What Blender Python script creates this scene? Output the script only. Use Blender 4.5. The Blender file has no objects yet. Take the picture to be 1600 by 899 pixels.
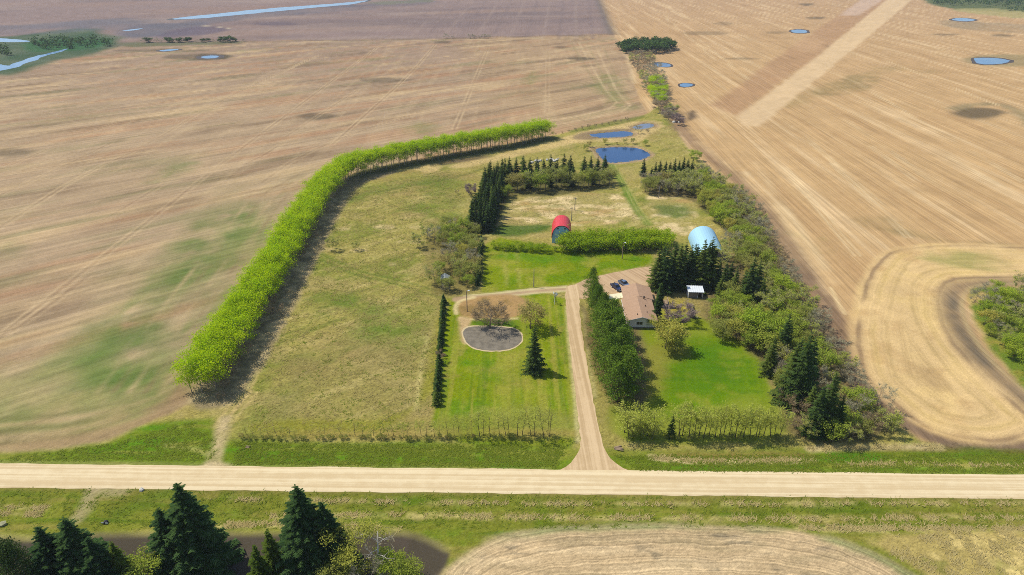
import bpy, math, random
import numpy as np
from mathutils import Vector

C = bpy.context.scene.collection
SC = bpy.context.scene
R = math.radians

# ------------------------------------------------------------------ camera, sky, sun, exposure
CAM_H, PITCH, FPX = 115.0, R(27.0), 1067.0
cd = bpy.data.cameras.new('camera')
cd.lens = 36 * FPX / 1600.0
cd.sensor_width = 36
cd.sensor_fit = 'HORIZONTAL'
cd.clip_start = 1.0
cd.clip_end = 40000
cam = bpy.data.objects.new('camera', cd)
C.objects.link(cam)
cam.location = (0, 0, CAM_H)
cam.rotation_euler = (R(90) - PITCH, 0, 0)
SC.camera = cam

SUN_EL = R(57)
SUN_AZ = (-0.944, 0.33)          # towards the sun: from the left and a little from behind the farm
world = bpy.data.worlds.new('World')
SC.world = world
world.use_nodes = True
wn = world.node_tree
wn.nodes.clear()
w_out = wn.nodes.new('ShaderNodeOutputWorld')
w_bg = wn.nodes.new('ShaderNodeBackground')
w_sky = wn.nodes.new('ShaderNodeTexSky')
w_sky.sky_type = 'NISHITA'
w_sky.sun_disc = False
w_sky.sun_elevation = SUN_EL
w_sky.sun_rotation = math.atan2(SUN_AZ[0], SUN_AZ[1])
w_sky.altitude = 500
w_bg.inputs['Strength'].default_value = 0.15
wn.links.new(w_sky.outputs[0], w_bg.inputs[0])
wn.links.new(w_bg.outputs[0], w_out.inputs[0])

ld = bpy.data.lights.new('sun', 'SUN')
ld.energy = 4.1
ld.angle = R(0.5)
ld.color = (1.0, 0.945, 0.83)
sun = bpy.data.objects.new('sun', ld)
C.objects.link(sun)
ce = math.cos(SUN_EL)
sun.rotation_euler = Vector((-SUN_AZ[0] * ce, -SUN_AZ[1] * ce, -math.sin(SUN_EL))).to_track_quat('-Z', 'Y').to_euler()
sun.location = (-300, 100, 400)

SC.view_settings.view_transform = 'Standard'
SC.view_settings.look = 'None'
SC.view_settings.exposure = 0.42
SC.view_settings.gamma = 1.0
SC.render.engine = 'CYCLES'
SC.cycles.max_bounces = 6
SC.cycles.diffuse_bounces = 3
SC.cycles.transparent_max_bounces = 4
SC.cycles.transmission_bounces = 3
SC.cycles.volume_bounces = 0
SC.cycles.use_denoising = False
SC.cycles.filter_width = 0.9
SC.cycles.sample_clamp_indirect = 4
HAZE = 0.00007

# ------------------------------------------------------------------ helpers
def P(px, py, z=0.0):
    """place on the plain (height z) read off the photograph at px, py"""
    x = (px - 800) / FPX
    y = -(py - 449.5) / FPX
    cp, sp = math.cos(PITCH), math.sin(PITCH)
    dx, dy, dz = x, cp + y * sp, -sp + y * cp
    t = (CAM_H - z) / -dz
    return dx * t, dy * t

def P_arr(pts):
    return np.array([P(a, b) for a, b in pts])

def height_of(py_base, py_top):
    D = P(800, py_base)[1]
    e = PITCH + math.atan((py_top - 449.5) / FPX)
    return CAM_H - D * math.tan(e)

FAC = 1.72      # how bright the daylight above renders a white surface
def col(r, g, b):
    o = []
    for v in (r, g, b):
        v /= 255.0
        o.append(((v / 12.92) if v <= .04045 else ((v + .055) / 1.055) ** 2.4) / FAC)
    return np.array(o)

def rgba(c):
    return (float(c[0]), float(c[1]), float(c[2]), 1.0)

# value noise
def _hash(ix, iy, seed):
    n = (ix.astype(np.int64) * 374761393 + iy.astype(np.int64) * 668265263 + seed * 1442695041) & 0x7fffffff
    n = ((n ^ (n >> 13)) * 1274126177) & 0x7fffffff
    return ((n ^ (n >> 16)) & 0xffff) / 65535.0

def vnoise(x, y, seed=0):
    ix, iy = np.floor(x), np.floor(y)
    fx, fy = x - ix, y - iy
    fx = fx * fx * (3 - 2 * fx)
    fy = fy * fy * (3 - 2 * fy)
    a, b = _hash(ix, iy, seed), _hash(ix + 1, iy, seed)
    c, d = _hash(ix, iy + 1, seed), _hash(ix + 1, iy + 1, seed)
    return (a + (b - a) * fx) * (1 - fy) + (c + (d - c) * fx) * fy

def fbm(x, y, octv=3, seed=0):
    """-1..1"""
    s, a, t = 0, 1, 0
    for o in range(octv):
        s = s + a * (vnoise(x * 2 ** o, y * 2 ** o, seed + o * 17) * 2 - 1)
        t += a
        a *= .55
    return s / t

def sstep(e0, e1, v):
    t = np.clip((v - e0) / (e1 - e0), 0, 1)
    return t * t * (3 - 2 * t)

def poly_sdf(poly, x, y):
    """signed distance in metres, positive inside"""
    n = len(poly)
    d = np.full(x.shape, 1e18)
    inside = np.zeros(x.shape, bool)
    for i in range(n):
        ax, ay = poly[i]
        bx, by = poly[(i + 1) % n]
        ex, ey = bx - ax, by - ay
        wx, wy = x - ax, y - ay
        t = np.clip((wx * ex + wy * ey) / (ex * ex + ey * ey + 1e-9), 0, 1)
        d = np.minimum(d, (wx - ex * t) ** 2 + (wy - ey * t) ** 2)
        if ay != by:
            c = ((ay > y) != (by > y)) & (x < (bx - ax) * (y - ay) / (by - ay) + ax)
            inside ^= c
    d = np.sqrt(d)
    return np.where(inside, d, -d)

def line_dist(pl, x, y):
    d = np.full(x.shape, 1e18)
    for i in range(len(pl) - 1):
        ax, ay = pl[i]
        bx, by = pl[i + 1]
        ex, ey = bx - ax, by - ay
        wx, wy = x - ax, y - ay
        t = np.clip((wx * ex + wy * ey) / (ex * ex + ey * ey + 1e-9), 0, 1)
        d = np.minimum(d, (wx - ex * t) ** 2 + (wy - ey * t) ** 2)
    return np.sqrt(d)

def smooth_poly(pts, it=2, closed=True):
    p = np.array(pts, float)
    for _ in range(it):
        q = np.roll(p, -1, 0) if closed else p[1:]
        a = p if closed else p[:-1]
        r = np.empty((len(a) * 2, 2))
        r[0::2] = a * .75 + q * .25
        r[1::2] = a * .25 + q * .75
        if not closed:
            r = np.vstack([p[:1], r, p[-1:]])
        p = r
    return p

def new_obj(name, verts, faces, m=None, parent=None, smooth=False):
    me = bpy.data.meshes.new(name)
    me.from_pydata([tuple(map(float, v)) for v in verts], [], [tuple(map(int, f)) for f in faces])
    if smooth:
        me.polygons.foreach_set('use_smooth', [True] * len(me.polygons))
    if m:
        for mm in (m if isinstance(m, (list, tuple)) else [m]):
            me.materials.append(mm)
    me.update()
    o = bpy.data.objects.new(name, me)
    C.objects.link(o)
    if parent:
        o.parent = parent
    return o

def tag(o, label=None, cat=None, group=None, kind=None):
    if label: o['label'] = label
    if cat: o['category'] = cat
    if group: o['group'] = group
    if kind: o['kind'] = kind
    return o

def thing(name, label, cat, loc, rz=0, group=None):
    o = bpy.data.objects.new(name, None)
    o.empty_display_size = 1
    C.objects.link(o)
    o.location = loc
    o.rotation_euler = (0, 0, rz)
    return tag(o, label, cat, group)

class MB:
    def __init__(s):
        s.v, s.f = [], []
    def add(s, vs, fs):
        b = len(s.v)
        s.v += [tuple(map(float, v)) for v in vs]
        s.f += [tuple(i + b for i in f) for f in fs]
    def box(s, x0, x1, y0, y1, z0, z1):
        s.add([(x0, y0, z0), (x1, y0, z0), (x1, y1, z0), (x0, y1, z0), (x0, y0, z1), (x1, y0, z1), (x1, y1, z1), (x0, y1, z1)],
              [(0, 3, 2, 1), (4, 5, 6, 7), (0, 1, 5, 4), (1, 2, 6, 5), (2, 3, 7, 6), (3, 0, 4, 7)])
    def tube(s, pts, radii, sides=5, cap=True):
        pts = [Vector(p) for p in pts]
        n = len(pts)
        b = len(s.v)
        for i, p in enumerate(pts):
            d = (pts[min(i + 1, n - 1)] - pts[max(i - 1, 0)])
            if d.length < 1e-6: d = Vector((0, 0, 1))
            d.normalize()
            u = d.cross(Vector((0.31, 0.95, 0.05)))
            if u.length < 1e-3: u = d.cross(Vector((1, 0, 0)))
            u.normalize()
            w = d.cross(u)
            for k in range(sides):
                a = 2 * math.pi * k / sides
                q = p + (u * math.cos(a) + w * math.sin(a)) * radii[i]
                s.v.append((q.x, q.y, q.z))
        for i in range(n - 1):
            for k in range(sides):
                k2 = (k + 1) % sides
                s.f.append((b + i * sides + k, b + i * sides + k2, b + (i + 1) * sides + k2, b + (i + 1) * sides + k))
        if cap:
            s.f.append(tuple(b + k for k in range(sides))[::-1])
            s.f.append(tuple(b + (n - 1) * sides + k for k in range(sides)))
    def prism(s, prof, y0, y1):
        """profile in xz, swept along y"""
        n = len(prof)
        s.add([(x, y0, z) for x, z in prof] + [(x, y1, z) for x, z in prof],
              [tuple(range(n)), tuple(range(2 * n - 1, n - 1, -1))] + [((i + 1) % n, i, i + n, (i + 1) % n + n) for i in range(n)])
    def build(s, name, m, parent=None, smooth=False):
        return new_obj(name, s.v, s.f, m, parent, smooth)

# ------------------------------------------------------------------ materials
def mat_base(name):
    m = bpy.data.materials.new(name)
    m.use_nodes = True
    nt = m.node_tree
    nt.nodes.clear()
    out = nt.nodes.new('ShaderNodeOutputMaterial')
    return m, nt, out

def nd(nt, t, **kw):
    n = nt.nodes.new(t)
    for k, v in kw.items():
        if k.startswith('i_'):
            n.inputs[k[2:].replace('_', ' ')].default_value = v
        else:
            setattr(n, k, v)
    return n

def mathn(nt, op, a, b=None, clamp=False):
    n = nt.nodes.new('ShaderNodeMath')
    n.operation = op
    n.use_clamp = clamp
    for i, v in enumerate((a, b)):
        if v is None: continue
        if isinstance(v, (int, float)): n.inputs[i].default_value = v
        else: nt.links.new(v, n.inputs[i])
    return n.outputs[0]

def mixc(nt, fac, a, b, mode='MIX'):
    n = nt.nodes.new('ShaderNodeMix')
    n.data_type = 'RGBA'
    n.blend_type = mode
    for s, v in ((n.inputs[0], fac), (n.inputs[6], a), (n.inputs[7], b)):
        if isinstance(v, (int, float)): s.default_value = v
        elif isinstance(v, (tuple, list)): s.default_value = v
        elif isinstance(v, np.ndarray): s.default_value = rgba(v)
        else: nt.links.new(v, s)
    return n.outputs[2]

def ramp(nt, v, a, b):
    n = nt.nodes.new('ShaderNodeMapRange')
    n.interpolation_type = 'SMOOTHSTEP'
    n.inputs[1].default_value = a
    n.inputs[2].default_value = b
    nt.links.new(v, n.inputs[0])
    return n.outputs[0]

def noise_at(nt, vec, scale=1.0, detail=3, rough=.55, sx=1, sy=1, sz=1, rot=0.0, dist=0.0):
    mp = nt.nodes.new('ShaderNodeMapping')
    mp.vector_type = 'TEXTURE' if False else 'POINT'
    # rotate first, then stretch
    if rot:
        m0 = nt.nodes.new('ShaderNodeMapping')
        m0.inputs['Rotation'].default_value = (0, 0, rot)
        nt.links.new(vec, m0.inputs[0])
        vec = m0.outputs[0]
    mp.inputs['Scale'].default_value = (sx, sy, sz)
    nt.links.new(vec, mp.inputs[0])
    n = nt.nodes.new('ShaderNodeTexNoise')
    n.inputs['Scale'].default_value = scale
    n.inputs['Detail'].default_value = detail
    n.inputs['Roughness'].default_value = rough
    n.inputs['Distortion'].default_value = dist
    nt.links.new(mp.outputs[0], n.inputs['Vector'])
    return n.outputs[0]

def simple_mat(name, c, rough=.7, var=.15, scale=3.0, metallic=0.0, bump=0.0, spec=.3):
    m, nt, out = mat_base(name)
    tc = nt.nodes.new('ShaderNodeTexCoord')
    n1 = noise_at(nt, tc.outputs['Object'], scale, 4)
    v = mathn(nt, 'ADD', mathn(nt, 'MULTIPLY', n1, 2 * var), 1 - var)
    h = nt.nodes.new('ShaderNodeMix'); h.data_type = 'RGBA'; h.blend_type = 'MULTIPLY'
    h.inputs[0].default_value = 1
    h.inputs[6].default_value = rgba(c)
    cb = nt.nodes.new('ShaderNodeCombineColor')
    for i in range(3): nt.links.new(v, cb.inputs[i])
    nt.links.new(cb.outputs[0], h.inputs[7])
    b = nt.nodes.new('ShaderNodeBsdfPrincipled')
    nt.links.new(h.outputs[2], b.inputs['Base Color'])
    b.inputs['Roughness'].default_value = rough
    b.inputs['Metallic'].default_value = metallic
    b.inputs['Specular IOR Level'].default_value = spec
    if bump:
        bp = nt.nodes.new('ShaderNodeBump')
        bp.inputs['Strength'].default_value = bump
        nt.links.new(n1, bp.inputs['Height'])
        nt.links.new(bp.outputs[0], b.inputs['Normal'])
    nt.links.new(b.outputs[0], out.inputs[0])
    return m

def foliage(name, c1, c2, trans=.35, c3=None, hue=1.0):
    """leaf colour varies from leaf to leaf, clump to clump and tree to tree"""
    m, nt, out = mat_base(name)
    tc = nt.nodes.new('ShaderNodeTexCoord')
    oi = nt.nodes.new('ShaderNodeObjectInfo')
    ge = nt.nodes.new('ShaderNodeNewGeometry')
    n1 = noise_at(nt, tc.outputs['Object'], .45, 2)
    f = mathn(nt, 'ADD', mathn(nt, 'MULTIPLY', n1, .7), mathn(nt, 'MULTIPLY', ge.outputs['Random Per Island'], .55))
    f = mathn(nt, 'ADD', f, mathn(nt, 'MULTIPLY', oi.outputs['Random'], .35))
    f = mathn(nt, 'SUBTRACT', f, .3, clamp=True)
    c = mixc(nt, f, c1, c2)
    if c3 is not None:
        c = mixc(nt, ramp(nt, oi.outputs['Random'], .55, 1.0), c, c3)
    d = nt.nodes.new('ShaderNodeBsdfDiffuse')
    t = nt.nodes.new('ShaderNodeBsdfTranslucent')
    nt.links.new(c, d.inputs[0])
    nt.links.new(c, t.inputs[0])
    mx = nt.nodes.new('ShaderNodeMixShader')
    mx.inputs[0].default_value = trans
    nt.links.new(d.outputs[0], mx.inputs[1])
    nt.links.new(t.outputs[0], mx.inputs[2])
    nt.links.new(mx.outputs[0], out.inputs[0])
    return m

# ------------------------------------------------------------------ the plain: one ground sheet
def road_y(x):
    return 124.1 - 0.0157 * x

POND = [(928, 232), (945, 230), (975, 229), (1000, 231), (1012, 237), (1018, 242), (1008, 248), (985, 252), (950, 255), (940, 247), (934, 240)]
POND2 = [(918, 210), (930, 208), (955, 206), (978, 204), (992, 208), (985, 213), (960, 215), (930, 215)]
POND3 = [(985, 199), (1000, 194), (1012, 192), (1022, 194), (1023, 198), (1010, 201), (996, 203)]

def zone_h(x, y):
    """ground height: shallow road ditches, the dug ponds"""
    s = np.abs(y - road_y(x))
    side = np.where(y > road_y(x), 1.0, 1.3)
    d = sstep(4.5, 9.0, s) * (1 - sstep(11.5, 17.0, s))
    z = -0.55 * side * d
    for pts in ([(925, 735), (918, 690)], [(335, 735), (345, 665)], [(145, 760), (125, 815)]):
        q = P_arr(pts)
        z = z * sstep(4, 9, line_dist(q, x, y))
    for poly, dep in ((POND, 1.4), (POND2, 1.0), (POND3, 1.0)):
        q = smooth_poly(P_arr(poly), 1)
        m = (x > q[:, 0].min() - 6) & (x < q[:, 0].max() + 6) & (y > q[:, 1].min() - 6) & (y < q[:, 1].max() + 6)
        if np.any(m):
            sd = poly_sdf(q, x[m], y[m])
            z[m] -= dep * sstep(-2.0, 4.0, sd)
    return z

def gz(x, y):
    return float(zone_h(np.array([float(x)]), np.array([float(y)]))[0])

# rows: fine where the land lies in view, coarser towards the horizon and behind the camera
rows = [-600, -350, -200, -100, -40, 0, 30, 55, 72, 84]
e_rows = np.arange(930, -22, -1.9)
rows += [P(800, v)[1] for v in e_rows]
y_last = rows[-1]
while y_last < 11000:
    y_last *= 1.12
    rows.append(y_last)
rows = np.array(rows)
u = np.arange(-0.82, 0.8201, 0.00185)
ext = [0.84, .88, .94, 1.02, 1.15, 1.35, 1.7, 2.3, 3.2, 5, 8]
u = np.concatenate([-np.array(ext[::-1]), u, np.array(ext)])
wy = np.maximum(.891 * rows + 52.2, 90)
X = (wy[:, None] * u[None, :]).ravel()
Y = np.repeat(rows, len(u))
Z = zone_h(X, Y)
NV = len(X)
COL = np.zeros((NV, 3))
DET = np.zeros((NV, 4))      # r: north-south stripes, g: diagonal swaths, b: tufty grass, a: ring stripes
RING = np.zeros(NV)

LOWN = fbm(X / 60, Y / 60, 3, 5)
MIDN = fbm(X / 14, Y / 14, 3, 9)
FINE = fbm(X / 3.5, Y / 3.5, 2, 31)

def bbox_idx(q, pad):
    lo, hi = q.min(0) - pad, q.max(0) + pad
    return np.nonzero((X > lo[0]) & (X < hi[0]) & (Y > lo[1]) & (Y < hi[1]))[0]

def put(idx, m, c, det=None):
    m3 = m[:, None]
    COL[idx] = COL[idx] * (1 - m3) + c * m3
    if det is not None:
        DET[idx] = DET[idx] * (1 - m3) + np.array(det) * m3

def paint(pts, c, soft=1.5, wob=1.5, wl=9, a=1.0, brk=0.0, bw=10, det=None, sm=1, seed=3):
    q = P_arr(pts)
    if sm: q = smooth_poly(q, sm)
    idx = bbox_idx(q, soft + wob + 2)
    if not len(idx): return None, None
    x, y = X[idx], Y[idx]
    d = poly_sdf(q, x, y)
    if wob: d = d + wob * fbm(x / wl, y / wl, 3, seed)
    m = sstep(-soft, soft, d) * a
    if brk:
        m = m * np.clip(1 - .5 * brk + brk * 1.6 * fbm(x / bw, y / bw, 3, seed + 50), 0, 1)
    put(idx, m, c, det)
    return idx, d

def stroke(pts, c, w=1.0, soft=.6, a=.7, pair=0.0, brk=0.0, bw=12, wob=0.0, seed=7, sm=1, det=None):
    q0 = P_arr(pts)
    if sm: q0 = smooth_poly(q0, sm, False)
    offs = (0,) if not pair else (-pair / 2, pair / 2)
    for of in offs:
        q = q0
        if of:
            t = np.gradient(q0, axis=0)
            t /= np.linalg.norm(t, axis=1)[:, None] + 1e-9
            q = q0 + np.stack([-t[:, 1], t[:, 0]], 1) * of
        idx = bbox_idx(q, w + soft + wob + 1)
        if not len(idx): continue
        x, y = X[idx], Y[idx]
        d = line_dist(q, x, y)
        if wob: d = d + wob * fbm(x / 7, y / 7, 3, seed)
        m = (1 - sstep(w / 2 - soft, w / 2 + soft, d)) * a
        if brk: m = m * np.clip(1 - .5 * brk + brk * 1.6 * fbm(x / bw, y / bw, 3, seed + 9), 0, 1)
        put(idx, m, c, det)

def jitter_zone(idx, d, c, brk, bw, a=1, stretch=None, seed=1, soft=2, rot=0):
    """scatter a second ground cover inside a zone"""
    x, y = X[idx], Y[idx]
    if stretch:
        cr, sr = math.cos(rot), math.sin(rot)
        xx, yy = (x * cr + y * sr) / stretch[0], (-x * sr + y * cr) / stretch[1]
    else:
        xx, yy = x / bw, y / bw
    n = fbm(xx, yy, 4, seed)
    m = sstep(brk, brk + .45, n) * a * sstep(-soft, soft, d)
    put(idx, m, c)

# --- palette (what the cover itself is; the far field has distance haze mixed in)
TAN_R = col(204, 168, 118); TAN_L = col(182, 156, 122); FARF = col(150, 128, 118)
STRAW = col(212, 184, 124); PALE = col(228, 200, 152); DARKF = col(128, 104, 82)
PAST = col(168, 156, 82); OLIVE = col(128, 136, 54); LAWN = col(132, 146, 24); LAWNB = col(100, 134, 8); YEL = col(160, 156, 62)
DITCH = col(108, 132, 26); SOUTH = col(128, 132, 46); SOILD = col(86, 78, 64); SOILG = col(134, 120, 108)
LITTER = col(104, 94, 66); GREENP = col(108, 126, 62); SLOUGH = col(92, 84, 66)

# base: stubble of the right-hand field everywhere
put(np.arange(NV), np.ones(NV), TAN_R, (1, 0, .1, 0))
put(np.arange(NV), sstep(250, 1500, Y) * .45, col(186, 150, 116))  # duller with distance, haze put into the stubble tone
put(np.arange(NV), sstep(0.0, .8, LOWN) * .35, col(184, 146, 100))
idx = np.nonzero(X > 60)[0]
n = fbm(X[idx] / 5, Y[idx] / 160, 3, 77)
put(idx, sstep(.1, .6, n) * .65, col(230, 198, 150))
put(idx, sstep(.15, .6, -n) * .4, col(176, 138, 94))
# right field patches
stroke([(1160, 185), (1260, 150), (1330, 120), (1400, 105), (1450, 112)], col(150, 132, 84), 22, 9, .35, brk=1, bw=25, wob=6)
for q in ([(1260, 140), (1350, 110), (1380, 125), (1350, 145), (1280, 150)], [(1330, 340), (1400, 338), (1450, 372), (1580, 380), (1600, 388), (1480, 382), (1350, 356)]):
    paint(q, col(140, 124, 80), 4, 5, 16, .55, brk=.6)
paint([(1215, 365), (1260, 360), (1300, 375), (1280, 395), (1230, 392)], col(140, 140, 74), 4, 6, 12, .5, brk=1)
for (cx, cy, rx, ry, a) in ((1530, 178, 42, 9, .8), (1100, 52, 36, 3, .4), (1160, 92, 28, 2, .5), (1275, 28, 16, 2, .6), (1260, 7, 10, 2, .7), (1480, 54, 22, 2, .5), (1567, 56, 18, 2, .6), (1290, 72, 10, 2.5, .6), (1215, 51, 18, 2, .35), (1130, 37, 14, 2, .4)):
    el = [(cx + rx * math.cos(t), cy + ry * math.sin(t)) for t in np.linspace(0, 6.28, 14)[:-1]]
    paint(el, SLOUGH, 5, 6, 25, a)
stroke([(1490, 170), (1530, 162), (1580, 165), (1620, 200)], col(130, 124, 92), 10, 5, .6, wob=3)
# the pale swath and the browner pass beside it
paint([(1152, 180), (1200, 147), (1280, 85), (1385, 0), (1440, -38), (1500, -38), (1425, 0), (1330, 80), (1245, 150), (1185, 198), (1163, 196)], col(224, 192, 146), 3, 2, 20, .95, det=(.2, .3, .1, 0), sm=0)
paint([(1110, 165), (1170, 122), (1260, 58), (1345, 0), (1395, -38), (1440, -38), (1385, 0), (1280, 85), (1200, 145), (1150, 180)], col(182, 142, 104), 5, 3, 30, .68, sm=0)
paint([(1312, 24), (1345, 0), (1370, -20), (1410, -20), (1380, 0), (1340, 25)], col(210, 180, 152), 5, 3, 30, .8, sm=0)
paint([(1230, 75), (1260, 58), (1282, 60), (1290, 75), (1270, 84)], col(206, 168, 124), 8, 6, 30, .5)
# stubble lines in the right-hand field
for a, b in (((1270, 225), (1405, 345)), ((1360, 228), (1480, 320)), ((1450, 225), (1600, 313)), ((1290, 165), (1480, 300)), ((1090, 60), (1200, 150)), ((1030, 20), (1120, 95)),
             ((1360, 85), (1560, 165)), ((1330, 125), (1600, 285)), ((1200, 172), (1270, 225)), ((1410, 60), (1600, 118)), ((1300, 255), (1420, 372)), ((1225, 260), (1340, 400))):
    stroke([a, b], PALE, 1.0, .8, .8, pair=2.4, brk=.8, bw=30)
for a, b in (((1180, 255), (1290, 420)), ((1165, 270), (1262, 440)), ((1200, 300), (1300, 480))):
    stroke([a, b], PALE, 3.5, 2.5, .7, brk=.7, bw=25)
# far right green bottomland
paint([(1440, 4), (1475, 12), (1500, 16), (1540, 17), (1600, 20), (1900, 40), (1900, -30), (1440, -30)], col(84, 104, 62), 8, 6, 40, .9, det=(0, 0, .6, 0))
paint([(1480, 15), (1540, 12), (1600, 18), (1640, 26), (1600, 30), (1560, 26), (1510, 20)], col(172, 162, 104), 6, 6, 40, .8)
paint([(1460, 30), (1540, 36), (1600, 38), (1700, 44), (1700, 58), (1560, 50), (1480, 45)], col(146, 134, 108), 8, 8, 40, .6, brk=.5, bw=60)
paint([(1500, 88), (1600, 84), (1650, 90), (1640, 102), (1560, 105), (1510, 100)], col(150, 136, 96), 6, 5, 30, .7)

# left-hand field
LF = [(-1500, 140), (-400, 120), (0, 95), (100, 82), (220, 68), (400, 64.5), (700, 60), (958, 54), (972, 75), (985, 100), (990, 130), (1000, 160), (1012, 177), (985, 188), (920, 198), (865, 210),
      (700, 243), (600, 262), (545, 276), (512, 302), (478, 352), (438, 425), (400, 487), (357, 552), (318, 612), (300, 632), (240, 657), (170, 688), (90, 704), (-400, 714), (-1500, 730)]
iL, dL = paint(LF, TAN_L, 1.5, 1.2, 8, 1, det=(0, 1, .35, 0), sm=0)
xx, yy = X[iL], Y[iL]
in_l = sstep(-1, 1, dL)
put(iL, in_l * sstep(350, 900, yy) * .7, col(158, 132, 112))  # upper field turned mauve with distance, haze put into the cover colour
put(iL, in_l * sstep(.0, .6, xx / 120 + yy / 900 - .2) * .45, col(192, 160, 114))
c40, s40 = math.cos(R(40)), math.sin(R(40))
for sd, c, a, lo in ((21, col(206, 176, 132), .75, .0), (22, col(138, 114, 88), .75, .05), (23, col(182, 138, 102), .6, .0), (24, col(140, 132, 92), .6, .1)):
    n = fbm((xx * c40 + yy * s40) / 75, (-xx * s40 + yy * c40) / 13, 4, sd)
    put(iL, in_l * sstep(lo, lo + .55, n) * a, c)
put(iL, in_l * sstep(.05, .5, fbm(xx / 6, yy / 90, 3, 26)) * .12, PALE)
wz = sstep(95, 0, line_dist(P_arr([(318, 612), (400, 487), (478, 352), (520, 300), (600, 262)]), xx, yy)) * sstep(420, 200, yy)
put(iL, in_l * wz * np.clip(.45 + .8 * fbm(xx / 22, yy / 40, 3, 27), 0, .85), col(156, 154, 92))
put(iL, in_l * wz * sstep(.0, .5, fbm(xx / 9, yy / 26, 3, 29)) * .6, col(116, 134, 64))
put(iL, in_l * sstep(215, 150, yy) * np.clip(.35 + .9 * fbm(xx / 30, yy / 9, 3, 28), 0, .75), col(168, 156, 100))
for q, a in (([(160, 545), (232, 495), (252, 540), (215, 592), (150, 622), (90, 600)], .9), ([(0, 636), (60, 640), (200, 655), (235, 640), (240, 588), (200, 592), (120, 618)], .85),
             ([(300, 360), (370, 328), (405, 330), (388, 372), (330, 425), (260, 447), (235, 445)], .85), ([(250, 270), (300, 252), (290, 268), (230, 290)], .7),
             ([(250, 430), (340, 398), (362, 415), (300, 470), (230, 510), (205, 490)], .55), ([(130, 520), (200, 490), (230, 500), (190, 540), (110, 550)], .6),
             ([(-60, 640), (0, 636), (70, 645), (160, 668), (60, 684), (-60, 676)], .7), ([(0, 380), (60, 375), (40, 400), (0, 410)], .4), ([(920, 130), (950, 110), (975, 150), (990, 172), (960, 165)], .6),
             ([(630, 200), (660, 192), (690, 200), (650, 212)], .6), ([(825, 118), (835, 110), (835, 130), (827, 132)], .6), ([(300, 540), (340, 520), (300, 600), (270, 600)], .4)):
    paint(q, GREENP, 11, 9, 14, a * .85, brk=.9, bw=12)
    paint(q, col(92, 124, 52), 7, 9, 12, a * .45, brk=.9, bw=9, seed=13)
for (cx, cy, rx, ry, a) in ((500, 182, 32, 5, .6), (600, 125, 42, 4, .5), (690, 67, 14, 2, .6), (565, 82, 10, 1.5, .5), (907, 92, 20, 2, .8), (876, 74, 14, 2, .6), (20, 238, 28, 6, .5), (310, 89, 55, 5, .55), (250, 79, 80, 2.5, .5), (330, 89, 28, 5, .8)):
    el = [(cx + rx * math.cos(t), cy + ry * math.sin(t)) for t in np.linspace(0, 6.28, 14)[:-1]]
    paint(el, SLOUGH, 4, 5, 20, a)
TRK = [[(0, 525), (100, 448), (252, 330), (325, 272), (400, 215), (593, 72)], [(520, 225), (640, 118), (680, 70)], [(710, 202), (765, 70)], [(-80, 405), (0, 355), (130, 272), (225, 230), (338, 160), (430, 118), (500, 86)],
       [(0, 265), (88, 228), (180, 192)], [(400, 130), (495, 88)], [(0, 305), (95, 262), (170, 225)], [(855, 176), (856, 70)], [(340, 272), (400, 250), (440, 225)], [(160, 345), (260, 285)], [(445, 215), (560, 140)],
       [(-50, 560), (60, 490), (140, 430)], [(410, 285), (465, 245), (560, 205), (660, 175)]]
for i, t in enumerate(TRK):
    stroke(t, col(206, 178, 136), 1.1, .9, .85 if i < 4 else .6, pair=3.0, brk=.5, bw=30)
    stroke(t, col(140, 112, 86), 1.2, .8, .4, brk=.8, bw=25)
for i in range(6):      # headland passes that follow the shelterbelt
    of = 8 + i * 5
    stroke([(318 - of * 5, 612), (400 - of * 4.6, 487), (478 - of * 3.6, 352), (512 - of * 3, 302 - of * .6), (600 - of * .6, 262 - of * 1.1), (700, 243 - of * 1.05), (860, 210 - of * .95)], col(206, 176, 132) if i % 2 else col(146, 122, 90), 1.6, 1.2, .5, brk=.9, bw=18)
for i in range(5):
    stroke([(940 - 12 * i, 66), (958 - 10 * i, 110), (975 - 9 * i, 150 - 2 * i), (1003 - 11 * i, 174 - 3 * i), (900, 195 - 4 * i), (820, 204 - 4 * i)], PALE if i % 2 else col(150, 138, 92), 1.6, 1.2, .5, brk=.6, bw=40)
stroke([(970, 68), (985, 100), (992, 130)], PALE, 5, 3, .6, brk=.4)
for i in range(5):
    stroke([(-200, 700 - 9 * i), (60, 690 - 9 * i), (180, 668 - 9 * i), (262, 636 - 7 * i), (300, 600 - 9 * i)], col(190, 162, 118) if i % 2 else col(120, 118, 70), 1.6, 1.3, .6, brk=.6, bw=20)
paint([(230, 660), (262, 612), (290, 590), (300, 630), (262, 650)], col(150, 122, 92), 4, 4, 10, .7)
paint([(-300, 690), (60, 688), (160, 672), (240, 645), (258, 650), (170, 688), (90, 703), (-300, 712)], col(172, 144, 104), 2, 2, 12, .8)

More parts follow.
